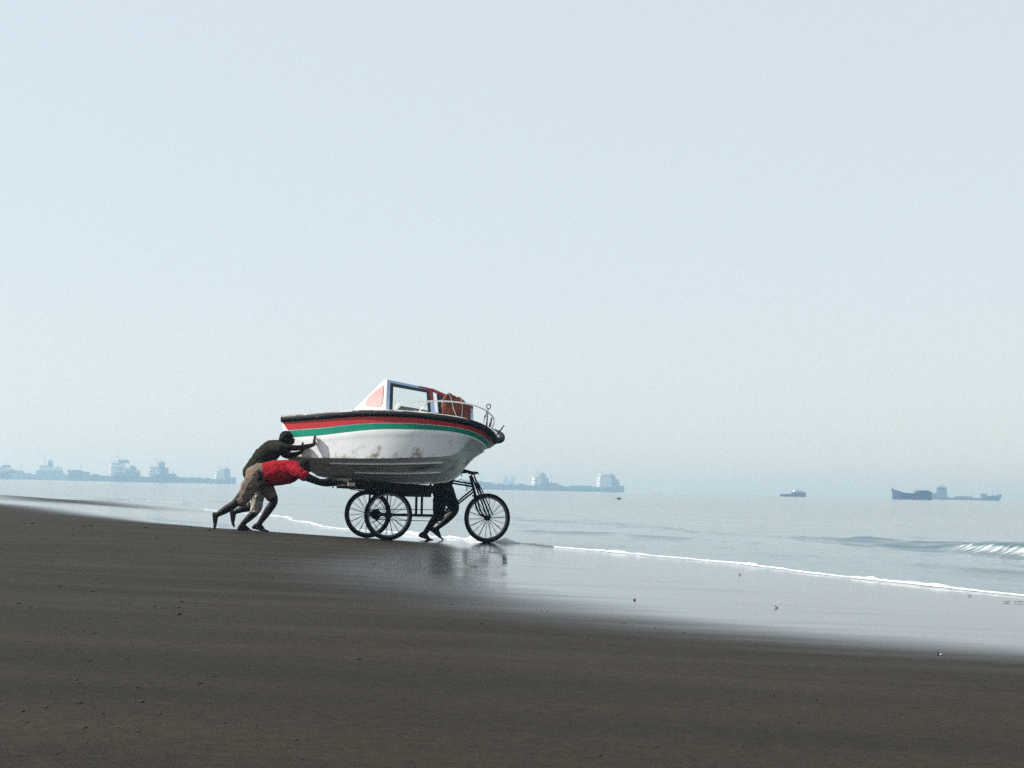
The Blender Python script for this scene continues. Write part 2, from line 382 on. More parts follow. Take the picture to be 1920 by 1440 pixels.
foam_line("foam", [(float(a), b) for a, b in SH[9:14]], .02, .10, .020, 41, "white foam edge on the shallow water behind the pushing men", .42)

# ------------------------------------------------------------------ materials of the things
M["gelcoat"] = material("white_gelcoat", (.90, .90, .89), .32, var=.04, scale=5, dirt=(.25, .21, .13), dirt_scale=7.0, dirt_lo=.60, dirt_hi=.86, stretch=(1, 1, 1))
def grime_low(m, z0, z1, amount):
    nt = m.node_tree; L = nt.links.new
    rp = [n for n in nt.nodes if n.type == 'MAP_RANGE' and n.interpolation_type == 'SMOOTHSTEP'][0]; src = rp.inputs[0].links[0].from_socket
    tc = [n for n in nt.nodes if n.type == 'TEX_COORD'][0]; sx = nt.nodes.new("ShaderNodeSeparateXYZ"); L(tc.outputs["Object"], sx.inputs[0])
    a = nt.nodes.new("ShaderNodeMapRange"); a.inputs[1].default_value = z0; a.inputs[2].default_value = z1; a.inputs[3].default_value = amount; a.inputs[4].default_value = 0; L(sx.outputs[2], a.inputs[0])
    b = nt.nodes.new("ShaderNodeMath"); L(a.outputs[0], b.inputs[0]); L(src, b.inputs[1]); L(b.outputs[0], rp.inputs[0])
grime_low(M["gelcoat"], 1.17, 1.42, .20)
M["bottom"] = material("stained_hull_bottom", (.74, .74, .68), .5, var=.22, scale=3, dirt=(.13, .125, .09), dirt_scale=3.0, dirt_lo=.45, dirt_hi=.68, stretch=(.6, 1.5, 1.5), bump=.2, bump_scale=30)
M["red"] = material("red_paint", (.52, .028, .030), .35, var=.10, scale=8, dirt=(.30, .05, .05), dirt_scale=7, dirt_lo=.6, dirt_hi=.8)
M["green"] = material("green_paint", (.006, .27, .165), .35, var=.10, scale=8, dirt=(.03, .16, .11), dirt_scale=7, dirt_lo=.6, dirt_hi=.8)
M["rubber"] = material("black_rubber", (.006, .006, .009), .65, var=.3, scale=14, spec=.18, dirt=(.10, .09, .075), dirt_scale=9, dirt_lo=.58, dirt_hi=.72, bump=.3)
M["cap"] = material("worn_gunwale", (.44, .42, .38), .7, var=.3, scale=18, dirt=(.07, .065, .05), dirt_scale=8, dirt_lo=.46, dirt_hi=.60, bump=.4, bump_scale=60, stretch=(.5, 1.5, 1.5))
M["white"] = material("white_paint", (.74, .74, .73), .4, var=.05, scale=6, dirt=(.5, .48, .42), dirt_scale=4, dirt_lo=.62, dirt_hi=.8)
M["shaded_white"] = material("frame_white_in_shade", (.40, .52, .74), .4, var=.08, scale=9)  # white frame, its bluish shade put into the colour
M["gasket"] = material("dark_gasket", (.010, .013, .024), .5, var=.2)
M["pink"] = material("pink_window_panel", (.80, .34, .32), .35, var=.08, scale=14)
M["shaded_red"] = material("red_trim_in_shade", (.24, .014, .020), .4, var=.15, scale=12)  # red trim, darkened in the colour to stand for shadow
M["steel"] = material("stainless_tube", (.72, .72, .70), .28, metal=.85, var=.06, scale=20)
M["dark"] = material("dark_interior", (.010, .012, .014), .6, var=.2)
M["orange"] = material("orange_life_vest", (.15, .032, .016), .9, var=.35, scale=14, bump=.5, bump_scale=50, dirt=(.09, .022, .014), dirt_scale=9, dirt_lo=.48, dirt_hi=.7)
M["strap"] = material("grey_webbing", (.36, .36, .36), .8, var=.15, scale=30)
M["antenna"] = material("dull_dark_metal", (.05, .055, .075), .5, metal=.3, var=.2)

def glass_material():
    m = bpy.data.materials.new("thin_clear_pane"); m.use_nodes = True; nt = m.node_tree; nt.nodes.clear(); L = nt.links.new
    o = nt.nodes.new("ShaderNodeOutputMaterial"); t = nt.nodes.new("ShaderNodeBsdfTransparent"); t.inputs[0].default_value = (.95, .975, .96, 1)
    g = nt.nodes.new("ShaderNodeBsdfGlossy"); g.inputs["Roughness"].default_value = .05
    f = nt.nodes.new("ShaderNodeFresnel"); f.inputs[0].default_value = 1.3
    n = nt.nodes.new("ShaderNodeTexNoise"); n.inputs["Scale"].default_value = 9
    a = nt.nodes.new("ShaderNodeMath"); a.operation = 'MULTIPLY_ADD'; L(n.outputs["Fac"], a.inputs[0]); a.inputs[1].default_value = .03; L(f.outputs[0], a.inputs[2])
    x = nt.nodes.new("ShaderNodeMixShader"); L(a.outputs[0], x.inputs[0]); L(t.outputs[0], x.inputs[1]); L(g.outputs[0], x.inputs[2]); L(x.outputs[0], o.inputs[0])
    return m
M["glass"] = glass_material()

# ------------------------------------------------------------------ the motor boat
B_YAW = R(-15)                                    # bow turned a little towards the beach
B_O = at(730, 905, 25.45); B_O.z = 0
B_F = Vector((math.cos(B_YAW), math.sin(B_YAW), 0)); B_N = Vector((math.sin(B_YAW), -math.cos(B_YAW), 0))
boat = empty("motor_boat", B_O, B_YAW)
tag(boat, "white motor boat with red and green stripes carried on the cargo tricycle", "boat")
def bl(px, py, l):
    """boat-local point (forward, port +y, up) on the plane l metres to starboard of the centre line"""
    C = Vector((0, 0, CAM_Z)); d = at(px, py, 1.0) - C
    t = (l + (B_O - C).dot(B_N)) / d.dot(B_N); p = C + d * t
    return Vector(((p - B_O).dot(B_F), -l, p.z))
def bw(v):
    return B_O + B_F * v[0] - B_N * v[1] + Vector((0, 0, v[2]))
NS = 64
def hull_line(pts): return spline([bl(*p) for p in pts], NS)
LG = hull_line([(528,787,.70),(560,785,.73),(600,782,.76),(660,777,.78),(720,776,.78),(780,778.5,.74),(840,785.5,.67),(880,793,.57),(903,801,.46),(917,809.5,.35),(926,819,.21),(929,827.5,0)])
LK = hull_line([(533,825,.70),(600,820,.755),(640,815,.77),(700,808.5,.77),(760,807.5,.73),(820,809.5,.65),(853,813,.58),(880,819.5,.46),(897,827.5,.32),(907,835,.18),(910.5,842,0)])
LC = hull_line([(533,857,.70),(600,858.5,.745),(700,859.5,.73),(760,858.5,.66),(810,857,.55),(840,855,.46),(858,848,.41),(870,836,.39),(880,827,.37),(892,833,.27),(902,839,.13),(907.5,844.5,0)])
LL = hull_line([(592,890,0),(640,899,0),(700,904,0),(780,906,0),(830,904,0),(850,897.5,0),(862,888,0),(869,878,0),(885,860,0),(900,849.5,0),(907,845.5,0)])
HEEL = .14                                        # the boat lies heeled a little to the far side
def mir(A):
    A = np.asarray(A, float) * np.array((1, -1, 1)); A[..., 2] -= HEEL * np.abs(A[..., 1]); return A
def lerp(A, Bb, t): return A * (1 - t) + Bb * t
def loft(lines, closed_tip=False):
    v, f = [], []
    n = len(lines[0])
    for Ln in lines: v += [tuple(p) for p in Ln]
    for a in range(len(lines) - 1):
        for i in range(n - 1):
            f.append((a*n + i, a*n + i + 1, (a+1)*n + i + 1, (a+1)*n + i))
    return v, f
def fix(o, dist=.0004):
    bm = bmesh.new(); bm.from_mesh(o.data); bmesh.ops.remove_doubles(bm, verts=bm.verts[:], dist=dist)
    bmesh.ops.recalc_face_normals(bm, faces=bm.faces[:]); bm.to_mesh(o.data); bm.free(); o.data.update()
    for p in o.data.polygons: p.use_smooth = True
    return o
side = [lerp(LG, LK, t) for t in np.linspace(0, 1, 9)] + [lerp(LK, LC, t) for t in np.linspace(0, 1, 7)[1:]]
side[8] = side[8] + np.array((0, -.006, -.002))                     # knuckle stands slightly proud
full = side + [mir(s) for s in side]
v1, f1 = loft(side); v2, f2 = loft([mir(s) for s in side])
n0 = len(v1); v = v1 + v2; f = f1 + [tuple(reversed([i + n0 for i in q])) for q in f2]
# transom closes the after end, fanned between the two sides
st = [i * NS for i in range(len(side))]; st2 = [n0 + i * NS for i in range(len(side))]
for i in range(len(side) - 1): f.append((st[i], st[i+1], st2[i+1], st2[i]))
hull = fix(mesh_obj("hull", v, f, M["gelcoat"], boat)); hull.modifiers.new("es", 'EDGE_SPLIT').split_angle = R(38)
bt = [lerp(LC, LL, t) for t in np.linspace(0, 1, 9)]
v1, f1 = loft(bt); v2, f2 = loft([mir(s) for s in bt]); n0 = len(v1)
v = v1 + v2; f = f1 + [tuple(reversed([i + n0 for i in q])) for q in f2]
for i in range(8): f.append((i*NS, (i+1)*NS, n0 + (i+1)*NS, n0 + i*NS))
bottom = fix(mesh_obj("hull_bottom", v, f, M["bottom"], boat)); bottom.modifiers.new("es", 'EDGE_SPLIT').split_angle = R(30)
for k, (t, i0, i1) in enumerate([(.22, 12, 47), (.60, 17, 46)]):
    for sgn in (1, -1):
        Ln = lerp(LC, LL, t); Ln = Ln if sgn > 0 else mir(Ln)
        MB().tube([Vector(p) + Vector((0, -.006 * sgn, -.004)) for p in Ln[i0:i1]], [.003] + [.017] * (i1 - i0 - 2) + [.003], 6).build("spray_rail", M["white"], boat, True)
MB().tube([Vector(p) for p in LL], .016, 6).build("keel_strip", M["bottom"], boat, True)
def stripe(name, t0, t1, mat, slant0, slant1, out):
    for sgn in (1, -1):
        A, Bb = lerp(LG, LK, t0), lerp(LG, LK, t1); v, f = [], []
        rows = [lerp(A, Bb, t) for t in np.linspace(0, 1, 4)]
        for r, row in enumerate(rows):
            row = row.copy(); shift = slant0 + (slant1 - slant0) * r / 3
            w_ = np.clip(1 - np.arange(NS) / 6.0, 0, 1)[:, None]
            row = row + w_ * (row[3] - row[0])[None, :] / np.linalg.norm(row[3] - row[0]) * shift
            nr = np.gradient(row, axis=0); nr = np.stack([-nr[:, 1], nr[:, 0], 0 * nr[:, 0]], 1); nr /= np.linalg.norm(nr, axis=1)[:, None]
            row = row - nr * out
            v += [tuple(p) for p in (row if sgn > 0 else mir(row))]
        for a in range(3):
            for i in range(NS - 1):
                q = (a*NS + i, a*NS + i + 1, (a+1)*NS + i + 1, (a+1)*NS + i); f.append(q if sgn > 0 else q[::-1])
        fix(mesh_obj(name, v, f, mat, boat), 1e-6)
stripe("red_stripe", .14, .52, M["red"], .018, .075, .004)
stripe("green_stripe", .56, .89, M["green"], .085, .13, .004)
# rubbing strake round the sheer, with a worn pale cap above it aft
ring = [Vector(p) for p in LG] + [Vector(p) for p in mir(LG)[::-1][1:]]
rr = [.042 + .005 * sstep(34, 60, np.array(i if i < NS else 2*NS - 2 - i)).item() for i in range(len(ring))]
MB().tube([p + Vector((0, 0, .004)) for p in ring], rr, 10, squash=(1, .8)).build("rub_rail", M["rubber"], boat, True)
for sgn in (1, -1):
    A = LG if sgn > 0 else mir(LG)
    MB().tube([Vector(p) + Vector((0, .012 * sgn, .040)) for p in A[:46]], [.026] * 40 + [.024, .022, .019, .016, .012, .006], 8, squash=(.8, 1.1)).build("gunwale_cap", M["cap"], boat, True)
# deck forward, side decks and a cockpit well aft
ND = 30
v, f = [], []
drop = [float(sstep(46, 60, np.array(i))) for i in range(NS)]
inner = [(LG[i] * np.array((1, .72, 1)) + np.array((-.04 * drop[i], 0, .055 - .06 * drop[i]))) for i in range(NS)]
outer = [LG[i] + np.array((-.03 * drop[i], .01, .045 - .045 * drop[i])) for i in range(NS)]
for sgn in (1, -1):
    b0 = len(v)
    for i in range(NS): v += [tuple(outer[i] if sgn > 0 else mir(outer[i])), tuple(inner[i] if sgn > 0 else mir(inner[i]))]
    for i in range(NS - 1):
        q = (b0 + 2*i, b0 + 2*i + 2, b0 + 2*i + 3, b0 + 2*i + 1); f.append(q if sgn > 0 else q[::-1])
o2 = 2 * NS
for i in range(ND, NS - 1): f.append((2*i + 1, 2*i + 3, o2 + 2*i + 3, o2 + 2*i + 1))
b0 = len(v)
for i in range(ND + 1):
    for sgn in (1, -1): v.append(tuple(inner[i] * np.array((1, sgn, 1)) - np.array((0, 0, .42))))
for i in range(ND):
    f.append((b0 + 2*i, b0 + 2*i + 2, b0 + 2*i + 3, b0 + 2*i + 1))
    f.append((2*i + 1, 2*i + 3, b0 + 2*i + 2, b0 + 2*i)); f.append((o2 + 2*i + 1, b0 + 2*i + 1, b0 + 2*i + 3, o2 + 2*i + 3))
f.append((2*ND + 1, o2 + 2*ND + 1, b0 + 2*ND + 1, b0 + 2*ND)); f.append((1, b0, b0 + 1, o2 + 1))
f.append((0, 1, o2 + 1, o2))
deck = fix(mesh_obj("deck", v, f, M["white"], boat)); deck.modifiers.new("es", 'EDGE_SPLIT').split_angle = R(30)

# windscreen: two panes a side meeting in a V on the centre line, a raked wing aft of it
def quad_at(q, a, b):
    A, Bq, Cq, D = q                              # base aft, base fore, top fore, top aft
    return (A * (1-a) + Bq * a) * (1-b) + (D * (1-a) + Cq * a) * b
def frame_ring(name, q, o, i, th, mat, parent, sgn, lift=0.0):
    n = (q[1] - q[0]).cross(q[3] - q[0]).normalized()
    if n.y > 0: n = -n
    po = [quad_at(q, *c) for c in ((o[0], o[2]), (o[1], o[2]), (o[1], o[3]), (o[0], o[3]))]
    pi = [quad_at(q, *c) for c in ((i[0], i[2]), (i[1], i[2]), (i[1], i[3]), (i[0], i[3]))]
    vs = [p + n * lift for p in po] + [p + n * lift for p in pi] + [p - n * th for p in po] + [p - n * th for p in pi]
    vs = [Vector((p.x, p.y * sgn, p.z)) for p in vs]
    fs = []
    for k in range(4):
        j = (k + 1) % 4
        fs += [(k, j, 4 + j, 4 + k), (8 + k, 12 + k, 12 + j, 8 + j), (k, 8 + k, 8 + j, j), (4 + k, 4 + j, 12 + j, 12 + k)]
    return MB().add(vs, fs).build(name, mat, parent)
Q1 = [bl(721.5,776,.60), bl(816,782,.27), bl(811,729,.22), bl(725,711.5,.54)]
Q2 = [bl(816,782,.27), bl(888,800,.01), bl(887,762,.0), bl(811,729,.22)]
for sgn in (1,):
    w1 = frame_ring("windscreen_frame", Q1, (0, .90, 0, 1), (.085, .865, .05, .925), .03, M["shaded_white"], boat, sgn)
    frame_ring("gasket", Q1, (.085, .93, .05, .925), (.15, .865, .09, .83), .02, M["gasket"], w1, sgn, .003)
    q = [quad_at(Q1, a, b) for a, b in ((.14, .08), (.875, .08), (.875, .84), (.14, .84))]
    n = (q[1] - q[0]).cross(q[3] - q[0]).normalized() * .004
    MB().prism([Vector((p.x, p.y * sgn, p.z)) for p in q], (n.x, n.y * sgn, n.z)).build("pane", M["glass"], w1)
    w2 = frame_ring("windscreen_frame", Q2, (.13, 1, 0, 1), (.17, .93, .05, .90), .03, M["shaded_white"] if sgn > 0 else M["shaded_red"], boat, sgn)
    frame_ring("gasket", Q2, (.10, .93, .02, .90), (.20, .86, .08, .74), .02, M["gasket"], w2, sgn, .003)
    q = [quad_at(Q2, a, b) for a, b in ((.19, .06), (.87, .06), (.87, .76), (.19, .76))]
    n = (q[1] - q[0]).cross(q[3] - q[0]).normalized() * .004
    MB().prism([Vector((p.x, p.y * sgn, p.z)) for p in q], (n.x, n.y * sgn, n.z)).build("pane", M["glass"], w2)
    # mullion: red above, white below, both coloured as in shade; same red strip along the top of the fore half
    nn = (Q1[1] - Q1[0]).cross(Q1[3] - Q1[0]).normalized(); nn = nn if nn.y < 0 else -nn
    def bar(nm, quad, pts, mat, off):
        p = [quad_at(quad, a, b) + nn * off for a, b in pts]
        MB().prism([Vector((k.x, k.y * sgn, k.z)) for k in p], Vector((-nn.x, -nn.y * sgn, -nn.z)) * .035).build(nm, mat, boat)
    bar("mullion", Q1, [(.925, .52), (1.0, .52), (1.0, 1.0), (.90, 1.0)], M["shaded_red"], .006)
    bar("mullion_foot", Q1, [(.92, .0), (1.01, .0), (1.0, .515), (.925, .515)], M["shaded_white"], .006)
    bar("top_trim", Q1, [(.70, .965), (.90, .93), (.90, 1.005), (.70, 1.005)], M["shaded_red"], .007)
    bar("top_trim", Q2, [(.0, .90), (1.0, .87), (1.0, 1.01), (.0, 1.01)], M["shaded_red"], .007)
    # wing
    wp = [bl(722.5,776,.61), bl(725.5,711,.55), bl(720,713,.53), bl(655,776.5,.42)]
    n = (wp[1] - wp[0]).cross(wp[3] - wp[0]).normalized(); n = n if n.y < 0 else -n
    def flat(nm, pts, mat, parent, off, th):
        p = [k + n * off for k in pts]
        return MB().prism([Vector((k.x, k.y * sgn, k.z)) for k in p], Vector((-n.x, -n.y * sgn, -n.z)) * th).build(nm, mat, parent)
    wing = flat("cabin_wing", wp, M["white"], boat, 0, .03)
    def on(px, py):
        a = bl(px, py, .30); b = bl(px, py, .70); d = b - a
        return a + d * ((wp[0] - a).dot(n) / d.dot(n))
    outl = [(717.8,721.5),(719.8,724),(719,742),(717.5,757),(713.5,763.5),(686,761),(684,757.5),(689.5,746),(698,738)]
    cx = sum(p[0] for p in outl) / 9; cy = sum(p[1] for p in outl) / 9
    rim = flat("window_rim", [on(x, y) for x, y in outl], M["strap"], wing, .003, .02)
    flat("pink_window", [on(cx + (x - cx) * .93, cy + (y - cy) * .95) for x, y in outl], M["pink"], wing, .006, .02)
MB().prism([bl(745,768,0), bl(752,761,0), bl(770,764,0), bl(800,771,0), bl(800,790,0), bl(745,790,0)], (0, .62, 0)).build("dashboard", M["dark"], boat)
# bow rail, stanchion, mooring post with an eye, small posts and a rod at the stem
MB().tube(spline([bl(*p) for p in [(739,771,.62),(743,763.5,.62),(749.5,757,.6),(770,754.6,.59),(800,752.6,.56),(830,752,.5),(865,755,.42),(890,760.5,.33),(908,768,.23),(920,777,.15),(926,785,.1),(926.5,792,.1),(922,804,.12)]], 60), .0115, 8).build("bow_rail", M["steel"], boat, True)
MB().tube([bl(803,754,.555), bl(782,775,.6)], .010, 8).build("rail_brace", M["steel"], boat, True)
pm = MB().tube([bl(912,803,.2), bl(913,790,.19), bl(915,768,.18)], [.014, .012, .010], 8)
rc = bl(916.2, 762, .18)
pm.tube([rc + Vector((math.cos(a) * .030, 0, math.sin(a) * .032)) for a in np.linspace(0, 2*math.pi, 18, endpoint=False)], .008, 6, closed=True)
pm.build("mooring_eye", M["antenna"], boat, True)
MB().tube([bl(918,800,.1), bl(922,783.5,.05)], [.018, .012], 8).build("cleat_post", M["antenna"], boat, True)
MB().tube([bl(932,815,.02), bl(945.5,797.5,.0)], [.012, .008], 8).build("bow_rod", M["antenna"], boat, True)
MB().tube(spline([bl(914,770,.17), bl(910.5,776,.16), bl(908.5,782,.16), bl(906.5,793,.17)], 14), [.010]*5 + [.022]*3 + [.009]*6, 7).build("rope_tail", M["strap"], boat, True)

# life jackets hung over the fore pane
def cushion(name, poly, l, th, mat, parent, seed):
    """stuffed fabric panel: outline in the picture plane of the boat, thickened and rounded"""
    P = [bl(x, y, l(x)) for x, y in poly]; c = sum(P, Vector()) / len(P)
    rings = []
    for off, k in ((-th, .72), (-th * .7, .93), (0, 1.0), (th * .7, .93), (th, .72)):
        rings.append([c + (p - c) * k * (1 + .05 * mnoise.noise(p * 9 + Vector((seed, 0, 0)))) + Vector((off * .35, -off, 0)) for p in P])
    n = len(P); vs = [p for r in rings for p in r]; fs = []
    for a in range(4):
        for i in range(n): fs.append((a*n + i, a*n + (i+1) % n, (a+1)*n + (i+1) % n, (a+1)*n + i))
    fs += [tuple(range(n)), tuple(reversed(range(4*n, 5*n)))]
    o = MB().add(vs, fs).build(name, mat, parent, True)
    s = o.modifiers.new("sub", 'SUBSURF'); s.levels = s.render_levels = 2
    t = bpy.data.textures.new("crease", 'CLOUDS'); t.noise_scale = .07
    d = o.modifiers.new("disp", 'DISPLACE'); d.texture = t; d.strength = .06; d.mid_level = .5
    return o
lj_l = lambda x: .30 - (x - 820) / 70 * .25
def jacket(label, polys, straps, seed):
    e = empty("life_jacket", bw(bl(polys[0][0][0], 790, .1)))
    e.rotation_euler = (0, 0, B_YAW); inv = e.matrix_basis.inverted()
    tag(e, label, "life jacket", "life jackets on the windscreen")
    for k, p in enumerate(polys):
        o = cushion("foam_panel", p, lambda x: lj_l(x) + .07, .045, M["orange"], None, seed + k)
        o.data.transform(inv @ boat.matrix_basis); o.parent = e
    for s in straps:
        o = MB().tube(spline([bl(x, y, lj_l(x) + .135) for x, y in s], 16), .011, 6, squash=(.5, 1.3)).build("strap", M["strap"], None, True)
        o.data.transform(inv @ boat.matrix_basis); o.parent = e
jacket("orange life jacket with a pale strap slung over the boat's windscreen",
       [[(832,742),(840,733),(850,739),(856,757),(855,778),(846,790),(834,784),(827,770),(829,755)], [(845,739),(857,741),(864,758),(864,780),(856,792),(846,784),(844,760)]],
       [[(839,735),(845,744),(848,756),(851,768),(857,783)]], 3)
jacket("dull red-brown life jacket beside the front post of the windscreen",
       [[(854,740),(866,745),(876,756),(876,778),(872,794),(858,794),(852,775),(851,754)], [(868,751),(879,760),(883,770),(882,790),(874,796),(864,790),(864,768)]],
       [[(865,748),(867,762),(866,778),(868,788)]], 17)

# ------------------------------------------------------------------ the cargo tricycle
M["tyre"] = material("black_tyre", (.003, .003, .004), .9, var=.3, scale=20, spec=.1, dirt=(.03, .027, .022), dirt_scale=6, dirt_lo=.58, dirt_hi=.75, bump=.3, bump_scale=80)
M["rim"] = material("dull_steel_rim", (.12, .12, .125), .45, metal=.6, var=.2, scale=20, dirt=(.05, .03, .02), dirt_scale=9)
M["iron"] = material("black_painted_iron", (.003, .003, .0045), .65, var=.3, scale=15, spec=.12, dirt=(.03, .014, .009), dirt_scale=8, dirt_lo=.6, dirt_hi=.78)
M["wood"] = material("weathered_plank", (.025, .018, .013), .9, var=.35, scale=7, stretch=(.4, 4, 4), bump=.5, bump_scale=25, dirt=(.02, .016, .012), dirt_scale=5)
M["palewood"] = material("sawn_timber", (.42, .34, .22), .75, var=.25, scale=9, stretch=(.5, 3, 3), bump=.4, bump_scale=30, dirt=(.16, .11, .07), dirt_scale=9)
T_YAW = R(20)
T_O = Vector((-1.91, 25.67, 0))
T_F = Vector((math.cos(T_YAW), math.sin(T_YAW), 0)); T_L = Vector((-math.sin(T_YAW), math.cos(T_YAW), 0))
trike = empty("cargo_tricycle", T_O, T_YAW)
tag(trike, "black three-wheeled cargo tricycle with a plank platform under the boat", "tricycle")
def tl(px, py, l=0.0):
    """tricycle-local point (forward, left, up) on the plane l metres to its left (the sea side)"""
    C = Vector((0, 0, CAM_Z)); d = at(px, py, 1.0) - C
    t = (l + (T_O - C).dot(T_L)) / d.dot(T_L); p = C + d * t
    return Vector(((p - T_O).dot(T_F), l, p.z))
def tw(v): return T_O + T_F * v[0] + T_L * v[1] + Vector((0, 0, v[2]))

def ring_mesh(R0, prof, n=56):
    v, f = [], []; m = len(prof)
    for i in range(n):
        a = 2 * math.pi * i / n
        for (dr, dy) in prof: v.append((math.cos(a) * (R0 + dr), dy, math.sin(a) * (R0 + dr)))
    for i in range(n):
        j = (i + 1) % n
        for k in range(m): f.append((i*m + k, i*m + (k+1) % m, j*m + (k+1) % m, j*m + k))
    return v, f
spoke_me = {}
def wheel(center, Rw, steer=0.0, big_hub=False):
    w_ = empty("wheel"); w_.parent = trike; w_.location = center; w_.rotation_euler = (0, 0, steer)
    tyr = [(math.cos(a) * .026, math.sin(a) * .024) for a in np.linspace(0, 2*math.pi, 10, endpoint=False)]
    mesh_obj("tyre", *ring_mesh(Rw - .026, tyr), M["tyre"], w_, True)
    ri = Rw - .058
    mesh_obj("rim", *ring_mesh(ri, [(-.012, -.012), (.010, -.017), (.013, 0), (.010, .017), (-.012, .012), (-.016, 0)]), M["rim"], w_, True)
    hb = MB().tube([(0, -.05, 0), (0, .05, 0)], .019, 12)
    for y in (-.037, .037): hb.tube([(0, y - .004, 0), (0, y + .004, 0)], .046 if big_hub else .036, 14)
    hb.tube([(0, -.085, 0), (0, .085, 0)], .009, 8)
    hb.build("hub", M["iron"], w_, True)
    key = round(Rw, 3)
    if key not in spoke_me:
        for q in range(3):
            y0 = .034
            tk = (.0055, .0022, .0030)[q]
            spoke_me[key, q] = MB().tube([(.034, y0, 0), (ri - .008, .004, .0)], tk, 5).v, MB().tube([(.034, y0, 0), (ri - .008, .004, .0)], tk, 5).f
        spoke_me[key] = []
        for q in range(3):
            me = bpy.data.meshes.new("spoke"); me.from_pydata([tuple(p) for p in spoke_me[key, q][0]], [], spoke_me[key, q][1]); me.materials.append(M["iron"]); spoke_me[key].append(me)
    for k in range(36):
        o = bpy.data.objects.new("spoke", spoke_me[key][0 if k % 4 == 0 else (1 if k % 2 else 2)]); COL.objects.link(o); o.parent = w_
        a = 2 * math.pi * (k + .3) / 36
        o.rotation_euler = (0 if k % 2 else math.pi, a if k % 2 else -a, 0)
    return w_
RW, FW = .357, .366
near_c, far_c = Vector((0, -.55, 0)), Vector((0, .55, 0))
for c in (near_c, far_c):
    g = tw(c); c.z = float(sand_z(g.x, g.y)) + RW
    wheel(c, RW, 0, True)
fc = tl(913.5, 972.5, 0); g = tw(fc); fc.z = float(sand_z(g.x, g.y)) + FW - .004
wheel(fc, FW, R(2))
ax = MB().tube([near_c, far_c], .022, 10); ax.build("axle", M["iron"], trike, True)
mid = (near_c + far_c) / 2
sp_ = MB(); sp_.tube([mid + Vector((0, .10, 0)), mid + Vector((0, .106, 0))], .075, 22)
for k in range(22):
    a = 2 * math.pi * k / 22; sp_.box((-.006, .10, .072), (.006, .106, .082), Matrix.Translation(mid) @ Matrix.Rotation(a, 4, 'Y'))
sp_.build("sprocket", M["iron"], trike)
# platform
ZT, ZB = .866, .80
TILT = Matrix(((1, 0, 0, 0), (0, 1, 0, 0), (-.045, 0, 1, 0), (0, 0, 0, 1)))     # the platform rides a little nose-down
PX0, PX1 = -.50, tl(812, 915, -.5).x
npl = 9; wpl = 1.12 / npl
for k in range(npl):
    y0 = -.56 + k * wpl
    dz = random.uniform(-.004, .004)
    MB().box((PX0 - random.uniform(0, .05), y0 + .004, ZB + .02 + dz), (PX1 + random.uniform(-.02, .03), y0 + wpl - .004, ZT - .006 + dz), TILT).build("plank", M["wood"], trike, bevel=.004)
for y in (-.585, .545): MB().box((PX0 + .02, y, ZB - .06), (PX1, y + .04, ZT - .01), TILT).build("side_beam", M["iron"], trike, bevel=.005)
for x in (-.32, .0, .34, PX1 - .07): MB().box((x, -.54, ZB - .05), (x + .06, .54, ZB + .018), TILT).build("cross_beam", M["wood"], trike, bevel=.004)
rear = MB().box((PX0 - .10, -.62, ZB - .035), (PX0 - .02, .62, ZB + .018), TILT).build("rear_beam", M["palewood"], trike, bevel=.006)
for y in (-.40, -.1, .2, .48): MB().tube([(PX0 - .06, y, ZB - .045), (PX0 - .06, y, ZB + .05)], .009, 6).build("bolt", M["iron"], rear)
MB().box((PX0 - .12, -.30, ZB + .020), (PX0 + .02, .10, ZT + .012), TILT).build("wedge_block", M["palewood"], trike, bevel=.006)
MB().box((PX0 - .03, -.615, ZB - .03), (PX0 + .10, -.58, ZT + .004), TILT).build("corner_bracket", M["iron"], trike, bevel=.003)
# struts from platform to axle, springs above the wheels
for y in (-.47, .47):
    MB().tube([(-.0, y, ZB - .04), (0, y, near_c.z)], .014, 8).build("axle_strut", M["iron"], trike, True)
    sp = MB()
    for k in range(4):
        L_ = .30 - .06 * k
        sp.tube([(-L_, y, ZB - .052 - .004 * k), (-L_ * .5, y, ZB - .066 - .012 * k), (0, y, ZB - .072 - .012 * k), (L_ * .5, y, ZB - .066 - .012 * k), (L_, y, ZB - .052 - .004 * k)], .012, 6, squash=(.45, 2.0))
    sp.build("leaf_spring", M["iron"], trike, True)
fb0, fb1 = tl(767, 926, -.5).x, tl(809, 926, -.5).x
MB().box((fb0, -.50, tl(790, 932, -.5).z), (fb1, .50, ZB - .052)).build("front_bolster", M["wood"], trike, bevel=.006)
# frame: lower bar, posts, doubled top and down tubes, head tube
bb = tl(827, 967, 0)
MB().tube([mid + Vector((.03, 0, .0)), bb], .020, 10).build("lower_bar", M["iron"], trike, True)
for px in (781, 791.5): MB().tube([tl(px, 925, 0), tl(px - 1, 964, 0)], .019, 10).build("frame_post", M["iron"], trike, True)
h0, h1 = tl(881.5, 892, 0), tl(892, 932, 0)
MB().tube([h0, h1], .021, 10).build("head_tube", M["iron"], trike, True)
for y in (-.0, .0):
    pass
MB().tube([tl(800, 893.5, 0), tl(884, 907, 0)], .013, 8).build("top_tube", M["iron"], trike, True)
MB().tube([tl(800, 898, 0), tl(885, 912, 0)], .013, 8).build("top_tube", M["iron"], trike, True)
MB().tube([bb + Vector((-.01, 0, .0)), tl(886, 917.5, 0)], .013, 8).build("down_tube", M["iron"], trike, True)
MB().tube([bb + Vector((.03, 0, -.0)), tl(888, 922, 0)], .013, 8).build("down_tube", M["iron"], trike, True)
MB().tube([tl(806, 905, 0), bb], .016, 8).build("seat_tube", M["iron"], trike, True)
sd_ = MB(); sc_ = tl(803, 903, 0)
